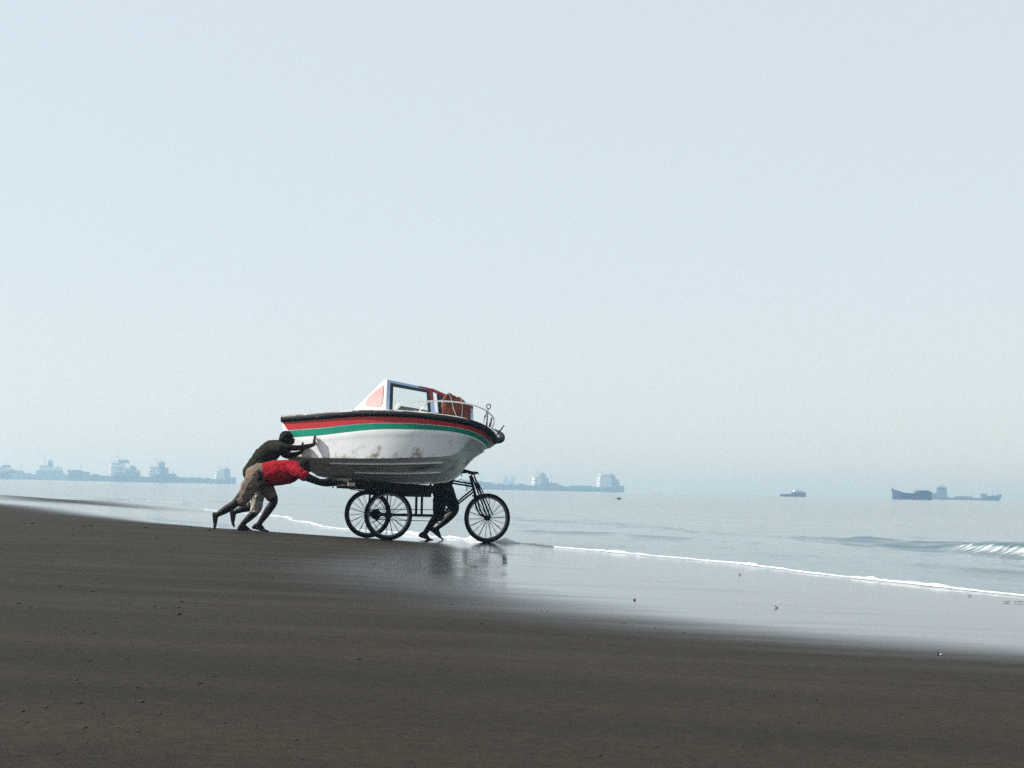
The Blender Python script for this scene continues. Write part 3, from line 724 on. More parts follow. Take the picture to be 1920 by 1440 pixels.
sd_.ball(sc_ + Vector((-.03, 0, .02)), (.12, .085, .03), 12, 7); sd_.ball(sc_ + Vector((.09, 0, .015)), (.09, .035, .025), 10, 6)
sd_.build("saddle", M["tyre"], trike, True)
# fork, braces, handlebar
for y in (-.065, .065):
    MB().tube(spline([h1 + Vector((-.005, y * .7, .02)), tl(893.5, 941, 0) + Vector((0, y, 0)), tl(897.5, 956, 0) + Vector((0, y, 0)), tl(904.5, 966, 0) + Vector((0, y, 0)), fc + Vector((0, y, 0))], 18), [.015]*10 + [.012]*8, 8).build("fork_blade", M["iron"], trike, True)
    MB().tube([tl(887.5, 893.5, 0) + Vector((0, y * .8, 0)), tl(902, 931, 0) + Vector((0, y, 0)), fc + Vector((.02, y * 1.15, .02))], .0125, 8).build("fork_brace", M["iron"], trike, True)
    MB().tube([tl(893.5, 905, 0) + Vector((-.0, y * .9, 0)), tl(901, 922, 0) + Vector((.012, y * 1.05, 0)), fc + Vector((.055, y * 1.2, .055))], .009, 8).build("brace_spring", M["iron"], trike, True)
MB().box((h1.x - .035, -.075, h1.z + .005), (h1.x + .035, .075, h1.z + .03)).build("fork_crown", M["iron"], trike, bevel=.006)
hs = tl(882, 887.5, 0)
hbar = MB().tube(spline([hs + Vector((-.11, -.30, .0)), hs + Vector((-.03, -.27, .015)), hs + Vector((.06, -.17, .01)), hs + Vector((.035, 0, -.01)), hs + Vector((.06, .17, .01)), hs + Vector((-.03, .27, .015)), hs + Vector((-.11, .30, .0))], 40), .0115, 8).build("handlebar", M["iron"], trike, True)
for y in (-.30, .30): MB().tube([hs + Vector((-.13, y, -.003)), hs + Vector((-.05, y * .95, .012))], .017, 8).build("grip", M["tyre"], hbar, True)
MB().tube([h0 + Vector((0, 0, -.03)), hs + Vector((.03, 0, -.01))], .014, 8).build("handlebar_stem", M["iron"], trike, True)
for y, e in ((-.16, .02), (.16, .02)): MB().tube([hs + Vector((.05, y, .0)), hs + Vector((.085, y * .9, -.01)), hs + Vector((.09, y * .7, -.012))], .006, 6).build("brake_lever", M["rim"], hbar, True)
MB().tube(spline([tl(857, 903.5, 0), tl(861, 899.8, 0), tl(867, 899.5, 0), tl(872, 904, 0), tl(874, 912, 0), tl(876, 921, 0)], 24), .0045, 6).build("brake_cable", M["iron"], trike, True)
MB().tube(spline([tl(868, 904, 0), tl(874.5, 909, 0), tl(876, 915, 0), tl(873, 921, 0)], 18), .004, 6).build("brake_cable", M["iron"], trike, True)
# crank and chain
cr = MB().tube([bb + Vector((0, -.06, 0)), bb + Vector((0, .06, 0))], .022, 10)
cr.tube([bb + Vector((0, .07, 0)), bb + Vector((.13, .07, .10))], .009, 6); cr.tube([bb + Vector((0, -.07, 0)), bb + Vector((-.13, -.07, -.10))], .009, 6)
crk = cr.build("crank", M["iron"], trike, True)
MB().tube([bb + Vector((0, .10, 0)), bb + Vector((0, .106, 0))], .085, 22).build("chainring", M["iron"], crk)
for s in (1, -1): MB().box((bb.x + .13*s - .045, .07*s - .05 + .05*s, bb.z + .10*s - .012), (bb.x + .13*s + .045, .07*s + .05 + .05*s, bb.z + .10*s + .012)).build("pedal", M["tyre"], crk, bevel=.004)
MB().tube([bb + Vector((0, .103, .085)), mid + Vector((0, .103, .075))], .006, 5).tube([bb + Vector((0, .103, -.085)), mid + Vector((0, .103, -.075))], .006, 5).build("chain", M["iron"], trike)

# ------------------------------------------------------------------ people
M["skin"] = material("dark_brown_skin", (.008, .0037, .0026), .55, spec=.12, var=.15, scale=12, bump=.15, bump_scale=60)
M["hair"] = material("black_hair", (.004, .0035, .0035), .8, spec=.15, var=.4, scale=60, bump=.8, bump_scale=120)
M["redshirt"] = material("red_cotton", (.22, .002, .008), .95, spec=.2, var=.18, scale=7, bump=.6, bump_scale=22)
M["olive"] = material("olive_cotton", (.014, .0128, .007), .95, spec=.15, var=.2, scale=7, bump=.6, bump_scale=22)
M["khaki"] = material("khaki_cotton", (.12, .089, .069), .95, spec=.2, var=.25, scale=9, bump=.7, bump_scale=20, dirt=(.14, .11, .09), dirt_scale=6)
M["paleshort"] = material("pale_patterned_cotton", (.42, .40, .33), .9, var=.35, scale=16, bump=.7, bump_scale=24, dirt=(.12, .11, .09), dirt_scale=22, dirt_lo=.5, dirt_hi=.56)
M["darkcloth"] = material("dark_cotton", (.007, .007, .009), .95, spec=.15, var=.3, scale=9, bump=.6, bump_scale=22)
M["eye"] = material("eye_white", (.5, .48, .45), .3, var=.1)

class Flesh:
    """overlapping tapered limbs, later fused into one continuous skin"""
    def __init__(self): self.m = MB()
    def limb(self, pts, n=12, squash=None):
        P = [Vector(p[0]) for p in pts]; Rr = [p[1] for p in pts]
        if len(P) > 2:
            A = spline([(*p, r) for p, r in zip(P, Rr)], 5 * len(P)); P = [Vector(a[:3]) for a in A]; Rr = [max(a[3], .004) for a in A]
        self.m.tube(P, Rr, n, squash=squash)
        if squash is None:
            self.m.ball(P[0], Rr[0]); self.m.ball(P[-1], Rr[-1])
        return self
    def ball(self, c, r): self.m.ball(c, r); return self
    def build(self, name, mat, parent, voxel=.009, smooth=6, wrinkle=0.0, wscale=.05):
        o = self.m.build(name, mat, parent, True)
        r = o.modifiers.new("fuse", 'REMESH'); r.mode = 'VOXEL'; r.voxel_size = voxel; r.use_smooth_shade = True
        s = o.modifiers.new("smooth", 'SMOOTH'); s.iterations = smooth; s.factor = .5
        if wrinkle:
            t = bpy.data.textures.new("folds", 'CLOUDS'); t.noise_scale = wscale; t.noise_depth = 2
            d = o.modifiers.new("folds", 'DISPLACE'); d.texture = t; d.strength = wrinkle; d.mid_level = .5; d.texture_coords = 'LOCAL'
        return o

def hand(F, wrist, fdir, wdir, curl=0.0, length=.18, thumb_side=1, cdir=None):
    """palm, four unequal fingers with knuckle bends and a thumb from the side; fdir: where the fingers point, wdir: across the knuckles, cdir: towards the palm's face"""
    f = Vector(fdir).normalized(); w_ = Vector(wdir); w_ = (w_ - f * w_.dot(f)).normalized()
    c = f.cross(w_) if cdir is None else Vector(cdir); c = (c - f * c.dot(f) - w_ * c.dot(w_)).normalized()
    k = length / .18; wrist = Vector(wrist)
    for t in (-.028, -.009, .010, .028):
        F.limb([(wrist + w_ * t * .55, .021 * k), (wrist + f * .05 * k + w_ * t * .9, .0165 * k), (wrist + f * .088 * k + w_ * t * 1.05, .0125 * k)], 8)
    for t, L in ((-.030, .066), (-.010, .080), (.011, .076), (.030, .060)):
        p = wrist + f * .088 * k + w_ * t * 1.08; d = f.copy(); pts = [(p, .0105 * k)]
        for s in (.42, .32, .26):
            d = (d * math.cos(curl) + c * math.sin(curl)).normalized(); p = p + d * L * s * k; pts.append((p, (.0098, .0092, .0080)[len(pts) - 1] * k))
            d = d
        F.limb(pts, 8)
    b = wrist + f * .025 * k + w_ * .026 * thumb_side * k
    d1 = (f * .6 + w_ * thumb_side * .75 + c * .25).normalized(); d2 = (f * .85 + w_ * thumb_side * .25 + c * .45).normalized()
    F.limb([(b, .015 * k), (b + d1 * .034 * k, .012 * k), (b + d1 * .034 * k + d2 * .034 * k, .0095 * k)], 8)
def foot(F, ankle, heel, ball_, toe, side):
    """heel, arch and ball with five toes; side is the direction across the foot"""
    ankle, heel, ball_, toe = map(Vector, (ankle, heel, ball_, toe)); side = Vector(side).normalized()
    F.limb([(ankle, .036), (heel * .75 + ankle * .25, .034), (heel, .028)], 10)
    F.limb([(heel, .027), (heel * .5 + ball_ * .5 + (ankle - heel) * .12, .030), (ball_, .024)], 10)
    F.limb([(ankle, .034), (ankle * .45 + ball_ * .55, .031), (ball_, .022)], 10)
    for t, r in ((-.034, .014), (-.015, .011), (.002, .0105), (.019, .0095), (.034, .0085)):
        F.limb([(ball_ + side * t * .8, .019), (ball_ * .45 + toe * .55 + side * t, r + .003), (toe + side * t - (toe - ball_) * .12 * (t + .034) / .07, r)], 8)
def head(F, c, jaw, nose, ears, r=.094):
    c, jaw, nose = map(Vector, (c, jaw, nose))
    F.ball(c, (r, r * .84, r * 1.02)); F.ball(c * .6 + jaw * .4, (r * .82, r * .72, r * .82)); F.limb([(c * .5 + jaw * .5, r * .66), (jaw, r * .42)], 10)
    F.limb([(nose + (c - nose) * .28, .016), (nose, .013)], 8)
    for e in ears: F.ball(e, (.016, .009, .026))

def person(label, group=None):
    p = empty("person"); tag(p, label, "person", "men moving the boat"); return p

# --- man in the red shirt, bent level, pushing the tail of the tricycle
YR = 24.52
r_ = lambda px, py, dy=0.0: at(px, py, YR + dy)
red = person("barefoot man in red shirt and khaki shorts bending low to push the tricycle")
F = Flesh()
F.limb([(r_(482, 889), .135), (r_(510, 887), .14), (r_(538, 884), .15), (r_(556, 882), .12), (r_(564, 878), .075)])
F.limb([(r_(558, 878), .06), (r_(567, 876), .055)])
head(F, r_(571.5, 873, -.02), r_(575.5, 884.5, -.02), r_(582.5, 883.5, -.02), [r_(570, 876, -.105)], .088)
# legs: right one stretched back on its toes, left one planted under the body
F.limb([(r_(482, 893, -.09), .105), (r_(462, 921, -.11), .085), (r_(441, 944, -.12), .060), (r_(424, 955, -.12), .056), (r_(406.5, 965.5, -.12), .036)])
foot(F, r_(404.5, 967, -.12), r_(401.5, 963.5, -.12), r_(403.2, 985, -.12), r_(401.2, 992, -.12), (0, -1, 0))
F.limb([(r_(487, 895, .09), .105), (r_(500, 915, .11), .088), (r_(513.5, 937, .12), .060), (r_(503, 957, .12), .058), (r_(486.5, 981, .12), .036)])
foot(F, r_(485, 983, .12), r_(475.5, 988.5, .12), r_(495, 994.0, .12), r_(503, 996.8, .12), (0, -1, 0))
# arms reaching forward on to the cart
F.limb([(r_(557, 886, -.15), .056), (r_(574, 894, -.18), .058), (r_(593, 902, -.12), .046), (r_(607, 903, -.02), .040), (r_(619, 899.5, .10), .030)])
hand(F, r_(619.5, 899.5, .10), (.85, .25, -.12), (.1, .9, .1), .55, .18, -1, (0, 0, -1))
F.limb([(r_(560, 886, .15), .056), (r_(584, 898, .20), .056), (r_(606, 906, .28), .045), (r_(622, 907, .36), .038), (r_(638, 904.5, .48), .030)])
hand(F, r_(639, 904.5, .48), (.9, .25, -.1), (.1, .9, .1), .5, .18, 1, (0, 0, -1))
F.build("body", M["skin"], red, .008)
G = Flesh()
G.limb([(r_(487, 886), .128), (r_(500, 887), .158), (r_(516, 887), .178), (r_(535, 885), .172), (r_(551, 882), .150), (r_(561, 879), .105)], 16)
for s in (-1, 1): G.limb([(r_(548, 882, .08 * s), .11), (r_(558, 885, .15 * s), .080), (r_(570.5, 892, .18 * s), .073)])
G.build("shirt", M["redshirt"], red, .010, 4, .026, .06)
G = Flesh()
G.limb([(r_(496, 888), .150), (r_(486, 890), .158), (r_(478, 892), .145)], 16)
G.limb([(r_(480, 892, -.07), .130), (r_(468, 912, -.10), .118), (r_(459, 930, -.115), .098), (r_(453.5, 938, -.12), .088)])
G.limb([(r_(488, 895, .08), .128), (r_(499, 913, .11), .108), (r_(507.5, 928, .12), .088)])
G.build("shorts", M["khaki"], red, .010, 4, .030, .06)
G = Flesh(); G.ball(r_(570, 870.5, -.02), (.088, .082, .080)).ball(r_(565.5, 873.5, -.02), (.066, .074, .072)); G.build("hair", M["hair"], red, .010, 3, .012, .03)

# --- man in the olive shirt, leaning with both palms on the hull
YW = 24.95
w_ = lambda px, py, dy=0.0: at(px, py, YW + dy)
olive = person("man in dark olive shirt leaning both palms against the boat's hull")
F = Flesh()
F.limb([(w_(478, 893), .125), (w_(490, 873), .118), (w_(505, 853), .128), (w_(519, 839), .115), (w_(527, 833), .07)])
F.limb([(w_(523, 834), .058), (w_(533, 826), .054)])
head(F, w_(538.5, 821, -.02), w_(547.5, 828.5, -.02), w_(552.2, 824.5, -.02), [w_(536, 824.5, -.108)], .092)
F.ball(w_(548.5, 819.5, -.055), .012)
h1_ = bw(bl(592, 834, .775)); h2_ = bw(bl(569.5, 847, .775))
F.limb([(w_(525, 838, -.18), .060), (w_(541, 839, -.21), .050), (w_(556, 840, -.20), .041), (w_(574, 837.5, -.12), .037), (h1_ + Vector((-.03, -.01, -.0)), .026)])
hand(F, h1_ + Vector((-.022, -.02, 0)), (.06, .02, 1), (.45, -.85, 0), .06, .155, -1, (.85, .5, 0))
F.limb([(w_(527, 842, .17), .060), (w_(536, 853, .12), .050), (w_(545, 853.5, .08), .042), (w_(556, 851, .04), .036), (h2_ + Vector((-.03, -.01, -.005)), .026)])
hand(F, h2_ + Vector((-.022, -.02, 0)), (.03, .02, 1), (.45, -.85, 0), .06, .155, 1, (.85, .5, 0))
F.limb([(w_(481, 897, -.08), .10), (w_(484, 925, -.06), .082), (w_(481.5, 955, -.04), .056), (w_(470, 968, -.04), .054), (w_(455, 982, -.04), .035)])
foot(F, w_(453.5, 984.5, -.04), w_(448, 992.2, -.04), w_(469, 995.2, -.04), w_(478, 997, -.04), (0, -1, 0))
F.limb([(w_(477, 897, .08), .10), (w_(474, 925, .09), .080), (w_(471, 949, .10), .056), (w_(456, 954, .10), .052), (w_(440, 960, .10), .034)])
foot(F, w_(438.5, 961.5, .10), w_(433.8, 959, .10), w_(436.5, 980.5, .10), w_(438.5, 988, .10), (0, -1, 0))
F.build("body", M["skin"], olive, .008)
G = Flesh()
G.limb([(w_(472, 886), .132), (w_(484, 871), .142), (w_(497, 855), .150), (w_(510, 844), .142), (w_(520, 838), .118), (w_(526, 834), .08)], 16)
for s in (-1, 1): G.limb([(w_(517, 839, .08 * s), .095), (w_(526, 839 + 2 * (s > 0), .175 * s), .074), (w_(537 - 3 * (s > 0), 840.5 + 9 * (s > 0), .19 * s - .03 * (s > 0)), .066)])
G.build("shirt", M["olive"], olive, .010, 4, .032, .055)
G = Flesh()
G.limb([(w_(486, 884), .130), (w_(478, 892), .142), (w_(476, 899), .135)], 16)
G.limb([(w_(481, 900, -.07), .115), (w_(483.5, 925, -.06), .102), (w_(480, 953, -.04), .082)])
G.limb([(w_(477, 900, .07), .110), (w_(474.5, 922, .09), .095), (w_(472.5, 938, .10), .082)])
G.build("shorts", M["paleshort"], olive, .010, 4, .034, .05)
G = Flesh(); G.ball(w_(536.5, 818.5, -.02), (.097, .088, .084)).ball(w_(531, 823, -.02), (.066, .074, .066)); G.build("hair", M["hair"], olive, .010, 3, .012, .03)
for e in (-.075, .035): MB().ball(w_(550.2, 821.5, e), .008, 8, 6).build("eye", M["eye"], olive, True)

# --- the man walking the handlebar on the sea side of the boat
YD = 26.62
d_ = lambda px, py, dy=0.0: at(px, py, YD + dy)
lead = person("barefoot man in dark shorts walking the handlebar, half hidden behind the hull")
F = Flesh()
F.limb([(d_(829, 908), .125), (d_(838, 888), .115), (d_(849, 868), .125), (d_(858, 853), .11), (d_(864, 846), .065)])
F.limb([(d_(861, 848), .055), (d_(868, 841), .052)])
head(F, d_(872, 836), d_(881, 843), d_(886, 838), [d_(871, 838, -.09), d_(871, 838, .09)], .09)
g1 = tw(hs + Vector((-.10, .30, .005))); g2 = tw(hs + Vector((-.09, -.28, .005)))
F.limb([(d_(858, 856, .17), .058), (d_(862, 872, .16), .048), (g1 + Vector((-.16, .03, .05)), .040), (g1 + Vector((-.05, .01, .025)), .028)])
hand(F, g1 + Vector((-.045, .0, .022)), (.95, 0, -.15), (0, 1, 0), .75, .17, -1, (0, 0, -1))
F.limb([(d_(855, 857, -.17), .058), (d_(857, 874, -.28), .048), (g2 + Vector((-.17, .10, .03)), .041), (g2 + Vector((-.06, .03, .02)), .029)])
hand(F, g2 + Vector((-.05, .02, .02)), (.95, -.2, -.12), (.1, 1, 0), .75, .175, 1, (0, 0, -1))
F.limb([(d_(832, 912, .08), .10), (d_(845, 935, .09), .085), (d_(853.5, 955, .10), .060), (d_(839, 973, .10), .056), (d_(821, 989, .10), .036)])
foot(F, d_(818, 991.5, .10), d_(809, 993, .10), d_(825, 1006.5, .10), d_(830.5, 1011.5, .10), (0, -1, 0))
F.limb([(d_(827, 912, -.08), .10), (d_(826, 938, -.09), .085), (d_(821.5, 962, -.10), .060), (d_(811, 979, -.10), .056), (d_(797, 999, -.10), .037)])
foot(F, d_(795.5, 1000, -.10), d_(787.5, 1004, -.10), d_(804, 1010.6, -.10), d_(812.5, 1013.2, -.10), (0, -1, 0))
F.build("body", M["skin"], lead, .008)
G = Flesh()
G.limb([(d_(838, 893), .130), (d_(831, 905), .142), (d_(829, 912), .140)], 16)
G.limb([(d_(832, 912, .07), .125), (d_(842, 932, .09), .112), (d_(850, 949, .10), .092)])
G.limb([(d_(827, 912, -.07), .125), (d_(825.5, 936, -.09), .110), (d_(822, 960, -.10), .088)])
G.build("shorts", M["darkcloth"], lead, .010, 4, .026, .06)
G = Flesh()
G.limb([(d_(833, 901), .132), (d_(841, 884), .135), (d_(850, 868), .142), (d_(857, 856), .12), (d_(862, 849), .075)], 16)
for s in (-1, 1): G.limb([(d_(855, 858, .08 * s), .09), (d_(858, 858, .17 * s), .07), (d_(860, 867, .19 * s), .062)])
G.build("shirt", M["darkcloth"], lead, .010, 5, .016, .07)
G = Flesh(); G.ball(d_(870, 833.5), (.094, .086, .082)); G.build("hair", M["hair"], lead, .010, 3, .012, .03)

# ------------------------------------------------------------------ ships at anchor in the haze
M["shiphull"] = material("dark_ship_hull", (.045, .055, .075), .6, var=.3, scale=.15, dirt=(.09, .05, .035), dirt_scale=.3)
M["shipwhite"] = material("white_ship_paint", (.72, .73, .72), .6, var=.1, scale=.3, dirt=(.4, .33, .25), dirt_scale=.4, dirt_lo=.6, dirt_hi=.8)
M["shipgrey"] = material("grey_gear_and_bridge_shade", (.11, .14, .18), .6, var=.15, scale=.3)  # grey of masts and gear; also shade painted as bridge sides
M["shipblue"] = material("blue_boat_paint", (.035, .055, .13), .6, var=.2, scale=.5)
M["shipwin"] = material("ship_window", (.03, .035, .04), .3, var=.1)
def hor(px): return 896.96 + .0214 * px
def ship(name, label, cat, dist, px0, px1, deck, blocks, masts, bow_left=True, yaw=18.0, beam=10.0, hullmat="shiphull", wl=None, windows=True):
    """px0..px1: ends seen in the picture; deck: [(px, py)] top edge of the hull; blocks: (px0, px1, py_bottom, py_top, width share, material)"""
    mpp = dist / FPX; pm = (px0 + px1) / 2; cy = math.cos(R(yaw)); wy = at(pm, hor(pm), dist)
    dx0 = 1 if bow_left else -1
    loc = at(pm, hor(pm), dist); e = empty(name, (loc.x, loc.y, 0), (math.pi + R(yaw)) if bow_left else -R(yaw))
    tag(e, label, cat, "vessels lying off the beach")
    L = lambda px: -(px - pm) * mpp / cy * dx0           # along the ship, bow positive
    H = lambda px, py: CAM_Z + (hor(px) - py) * mpp * 1.0
    xs = sorted(((L(px), H(px, py)) for px, py in deck)); x0, x1 = xs[0][0], xs[-1][0]; Ln = x1 - x0
    N = 28; v, f = [], []
    for i in range(N + 1):
        t = i / N; x = x0 + Ln * t
        z = float(np.interp(x, [a for a, _ in xs], [b for _, b in xs]))
        b = beam / 2 * (1 - max(0, (t - .72) / .28) ** 2.2 * .99) * (1 - .18 * max(0, (.10 - t) / .10) ** 1.5)
        bw_ = b * (1 - .35 * max(0, (t - .7) / .3)); rake = Ln * .035 * max(0, (t - .8) / .2)
        for yv, zv, xo in ((bw_ * .8, -1.0, -rake * 1.2), (bw_, .2, -rake), (b, z, 0), (b * .97, z - .02, 0)):
            v.append((x + xo, -yv, zv))
        for yv, zv, xo in ((b * .97, z - .02, 0), (b, z, 0), (bw_, .2, -rake), (bw_ * .8, -1.0, -rake * 1.2)):
            v.append((x + xo, yv, zv))
    for i in range(N):
        for k in range(7): f.append((i*8 + k, i*8 + k + 1, (i+1)*8 + k + 1, (i+1)*8 + k))
    f.append(tuple(range(8))); f.append(tuple(N*8 + k for k in range(7, -1, -1)))
    MB().add(v, f).build("hull", M[hullmat], e)
    for (a, b_, pb, pt, ws, mat) in blocks:
        xa, xb = sorted((L(a), L(b_))); zb, zt = H((a+b_)/2, pb) - .3, H((a+b_)/2, pt); hw = beam / 2 * ws
        big = (xb - xa) > 4 and (zt - zb) > 4
        tiers = max(1, int((zt - zb) / 2.7)) if big else 1; hk = (zt - zb) / tiers
        m = MB()
        for k in range(tiers):
            q = k / max(1, tiers - 1) if tiers > 1 else 0
            m.box((xa + (xb - xa) * .07 * q, -hw * (1 - .10 * q), zb + k * hk), (xb - .25 * k * (tiers > 1), hw * (1 - .10 * q), zb + (k + .93) * hk if big else zt))
            if big: m.box((xa + (xb - xa) * .07 * q - .5, -hw * (1 - .10 * q) - .5, zb + (k + .93) * hk + .002), (xb - .25 * k + .5, hw * (1 - .10 * q) + .5, zb + (k + 1) * hk - .002))
        o = m.build("deckhouse" if big else ("funnel" if (zt - zb) > (xb - xa) else "deck_fitting"), M[mat], e)
        if big:
            for yv in (-hw * .8, hw * .8):                       # guard rails and gear on the roof
                rl = MB()
                rl.tube([(xa + (xb - xa) * .2, yv, zt + .95), (xb - .5, yv, zt + .95)], .09, 4)
                for j in range(4): x_ = xa + (xb - xa) * (.2 + .23 * j); rl.tube([(x_, yv, zt - .1), (x_, yv, zt + .95)], .07, 4)
                rl.build("guard_rail", M["shipgrey"], e)
            MB().box((xa + (xb - xa) * .35, -.8, zt), (xa + (xb - xa) * .55, .8, zt + 1.5)).build("vent_box", M[mat], e)
            MB().tube([(xa + (xb - xa) * .7, hw * .3, zt - .2), (xa + (xb - xa) * .7, hw * .3, zt + 3.4)], .1, 5).tube([(xa + (xb - xa) * .7 - 1, hw * .3, zt + 2.6), (xa + (xb - xa) * .7 + 1, hw * .3, zt + 2.6)], .14, 5).build("aerial", M["shipgrey"], e)
        if windows and big:
            for k in range(tiers):
                zc = zb + (k + .5) * hk; q = k / max(1, tiers - 1) if tiers > 1 else 0; hq = hw * (1 - .10 * q)
                nn = max(2, int((xb - xa) / 3.2))
                for j in range(nn):
                    xc = xa + (xb - xa) * (.2 + .7 * (j + .5) / nn)
                    y0_, y1_ = (hq - .02, hq + .06) if bow_left else (-hq - .06, -hq + .02)
                    MB().box((xc - .5, y0_, zc - .45), (xc + .5, y1_, zc + .45)).build("window", M["shipwin"], o)
                for j in range(3):
                    yc = (-.6 + .6 * j) * hq; xf = xb - .25 * k * (tiers > 1)
                    MB().box((xf - .02, yc - .5, zc - .45), (xf + .06, yc + .5, zc + .45)).build("window", M["shipwin"], o)
    if Ln > 40:                                                  # hatch coamings, a derrick post with its boom
        dz = lambda x: float(np.interp(x, [a for a, _ in xs], [b for _, b in xs]))
        occ = sorted((min(L(a), L(b_)), max(L(a), L(b_))) for (a, b_, *_r) in blocks); rnd = random.Random(int(dist) + int(px0))
        for k in range(4):
            xc = x0 + Ln * (.42 + .11 * k)
            if any(lo - 6 < xc < hi + 6 for lo, hi in occ): continue
            MB().box((xc - 3, -beam * .28, dz(xc) - .3), (xc + 3, beam * .28, dz(xc) + .9 + rnd.random() * .5)).build("hatch", M["shipgrey"], e)
        xc = x0 + Ln * .93; MB().tube([(xc, 0, dz(xc) - .3), (xc, 0, dz(xc) + 4.5)], [.22, .12], 5).build("foremast", M["shipgrey"], e)
    for (px, pb, pt, arm) in masts:
        m = MB().tube([(L(px), 0, H(px, pb) - .5), (L(px), 0, H(px, pt))], [.26, .13], 6)
        if arm:
            z = H(px, pt + (pb - pt) * .35); m.tube([(L(px), -arm, z), (L(px), arm, z)], .12, 5); m.tube([(L(px) - arm * .6, 0, z + 1.2), (L(px) + arm * .6, 0, z + 1.2)], .12, 5)
        m.build("mast", M["shipgrey"], e)
    return e
W_, Gy = "shipwhite", "shipgrey"  # Gy blocks beside white ones colour in the bridges' unlit sides
ship("cargo_ship", "cargo ship cut off by the left edge, only its stern deckhouse showing", "ship", 1650, -110, 17,
     [(-110,884),(-100,886),(-60,887),(-10,886),(17,884)], [(-14,12,887,876,.8,W_),(-2,13,876,872,.7,Gy),(13,16,886,878,.3,Gy)], [(6,872,866,1.2)])
ship("cargo_ship", "leftmost complete cargo ship, with a tall square funnel tower amidships", "ship", 1950, 13, 129,
     [(13,880),(32,881),(44,885),(55,889.5),(128,890.5)], [(67,117,891,882,.85,Gy),(72,113,882,877,.8,W_),(74,92,877,873,.7,Gy),(87,96.5,877,864.5,.4,Gy),(99,110,877,876,.5,Gy)], [(81.5,873,851,2.0),(41,885,866,0),(104,876,871,0)])
ship("cargo_ship", "cargo ship with flared bow and the tallest white-fronted bridge, far left", "ship", 1700, 131, 267,
     [(131,882),(140,882.5),(152,881),(158,885),(174,891.5),(210,892.5),(256,893),(267,893.5)],
     [(205,232,893,868,.9,W_),(214,240,893,878,.95,Gy),(219,238,868,862.5,.55,Gy),(240,246,893,873,.7,Gy),(245,250.5,893,874.5,.35,Gy),(250,258,893,884,.7,Gy)], [(219,863,856,2.2),(155,882,871,1.6),(137,882,877,0)])
ship("cargo_ship", "cargo ship with cluttered mast and rounded bridge just left of the pushing men", "ship", 1620, 215, 326,
     [(215,890),(228,894),(284,894.5),(289,889),(322,888.5),(326,890)], [(277,297,894,876,.85,W_),(294,306,889,868,.8,Gy),(305,312,889,877,.6,Gy),(302,305,868,866,.3,Gy)], [(291,868,862,2.0),(322,889,882,0),(277,890,880,0)])
ship("cargo_ship", "low cargo ship with small white bridge at its right end, nearest the men", "ship", 1780, 318, 438,
     [(318,890),(326,890.5),(333,893),(345,897),(400,898.5),(424,898.5),(427,895.5),(438,895)], [(402,418,898,883,.85,W_),(416,428,897,880,.8,Gy),(406,416,883,879.5,.6,W_)], [(410.5,881,872.5,1.6)])
ship("cargo_ship", "very faint far ship above the front wheel, two squat towers", "ship", 3400, 905, 968,
     [(905,906),(968,907)], [(943,965,908,902,.9,Gy),(945,951,902,893.5,.8,Gy),(957,965,902,894,.8,Gy)], [(947,894,890,0)], windows=False)
ship("cargo_ship", "cargo ship whose bow is hidden by the handlebar, white bridge and raised stern", "ship", 1800, 872, 1053,
     [(872,900),(896,902),(912,905.5),(921,908.5),(1000,910.5),(1011,910),(1014,905),(1040,905.5),(1045,908),(1053,911)],
     [(999,1014,911,894,.85,W_),(1012,1022,906,889,.75,Gy),(1020,1027,906,897,.7,Gy)], [(1007.5,894,880,1.8),(1034,906,889,.8),(903,904,890,1.2)])
ship("cargo_ship", "cargo ship with square white bridge at its right end, right of the tricycle", "ship", 1850, 1045, 1169,
     [(1045,910),(1058,912.5),(1110,913),(1142,913.5),(1146,910.5),(1169,911)], [(1121,1144,913,893,.9,W_),(1142,1152.5,911,891,.8,Gy),(1152,1160,911,901,.7,Gy),(1124,1152,891,889.8,1.0,W_)], [(1145,890,886,1.2),(1068,912,903,0)])
ship("launch", "small low boat alone on the horizon, cabin towards its right end", "boat", 1000, 1461, 1510,
     [(1461,926),(1470,927),(1484,926.5),(1510,925)], [(1484,1510,927,923,.8,Gy),(1488,1506,923,920,.7,W_)], [(1497,920,916,0)], beam=4.5, yaw=8, windows=False)
ship("fishing_boat", "dark blue wooden fishing boat with a high upswept prow, far right", "boat", 800, 1670, 1745,
     [(1670,914.5),(1673,917),(1680,920.5),(1690,923.5),(1700,925),(1716,925.5),(1730,924.5),(1745,923)], [(1717,1745,926,921.5,.8,"shipblue"),(1722,1740,921.5,919.8,.7,"shipblue")], [(1719,922,917.5,0),(1741,922,919,.5)], beam=5, yaw=8, hullmat="shipblue", windows=False)
ship("coaster", "grey-green coaster pointing right, its tower touching the fishing boat's stern", "ship", 1350, 1744, 1877,
     [(1744,930),(1775,930.5),(1779,933),(1835,934),(1846,933),(1850,930.5),(1862,929.5),(1877,927.5)], [(1746,1776,931,924.5,.85,Gy),(1758,1775,924.5,914.5,.8,Gy),(1838,1849,934,926,.6,Gy)], [(1761,915,911.5,.8),(1771,915,911,0),(1860,930,921,0)], bow_left=False, yaw=6, beam=9, hullmat="shiphull")

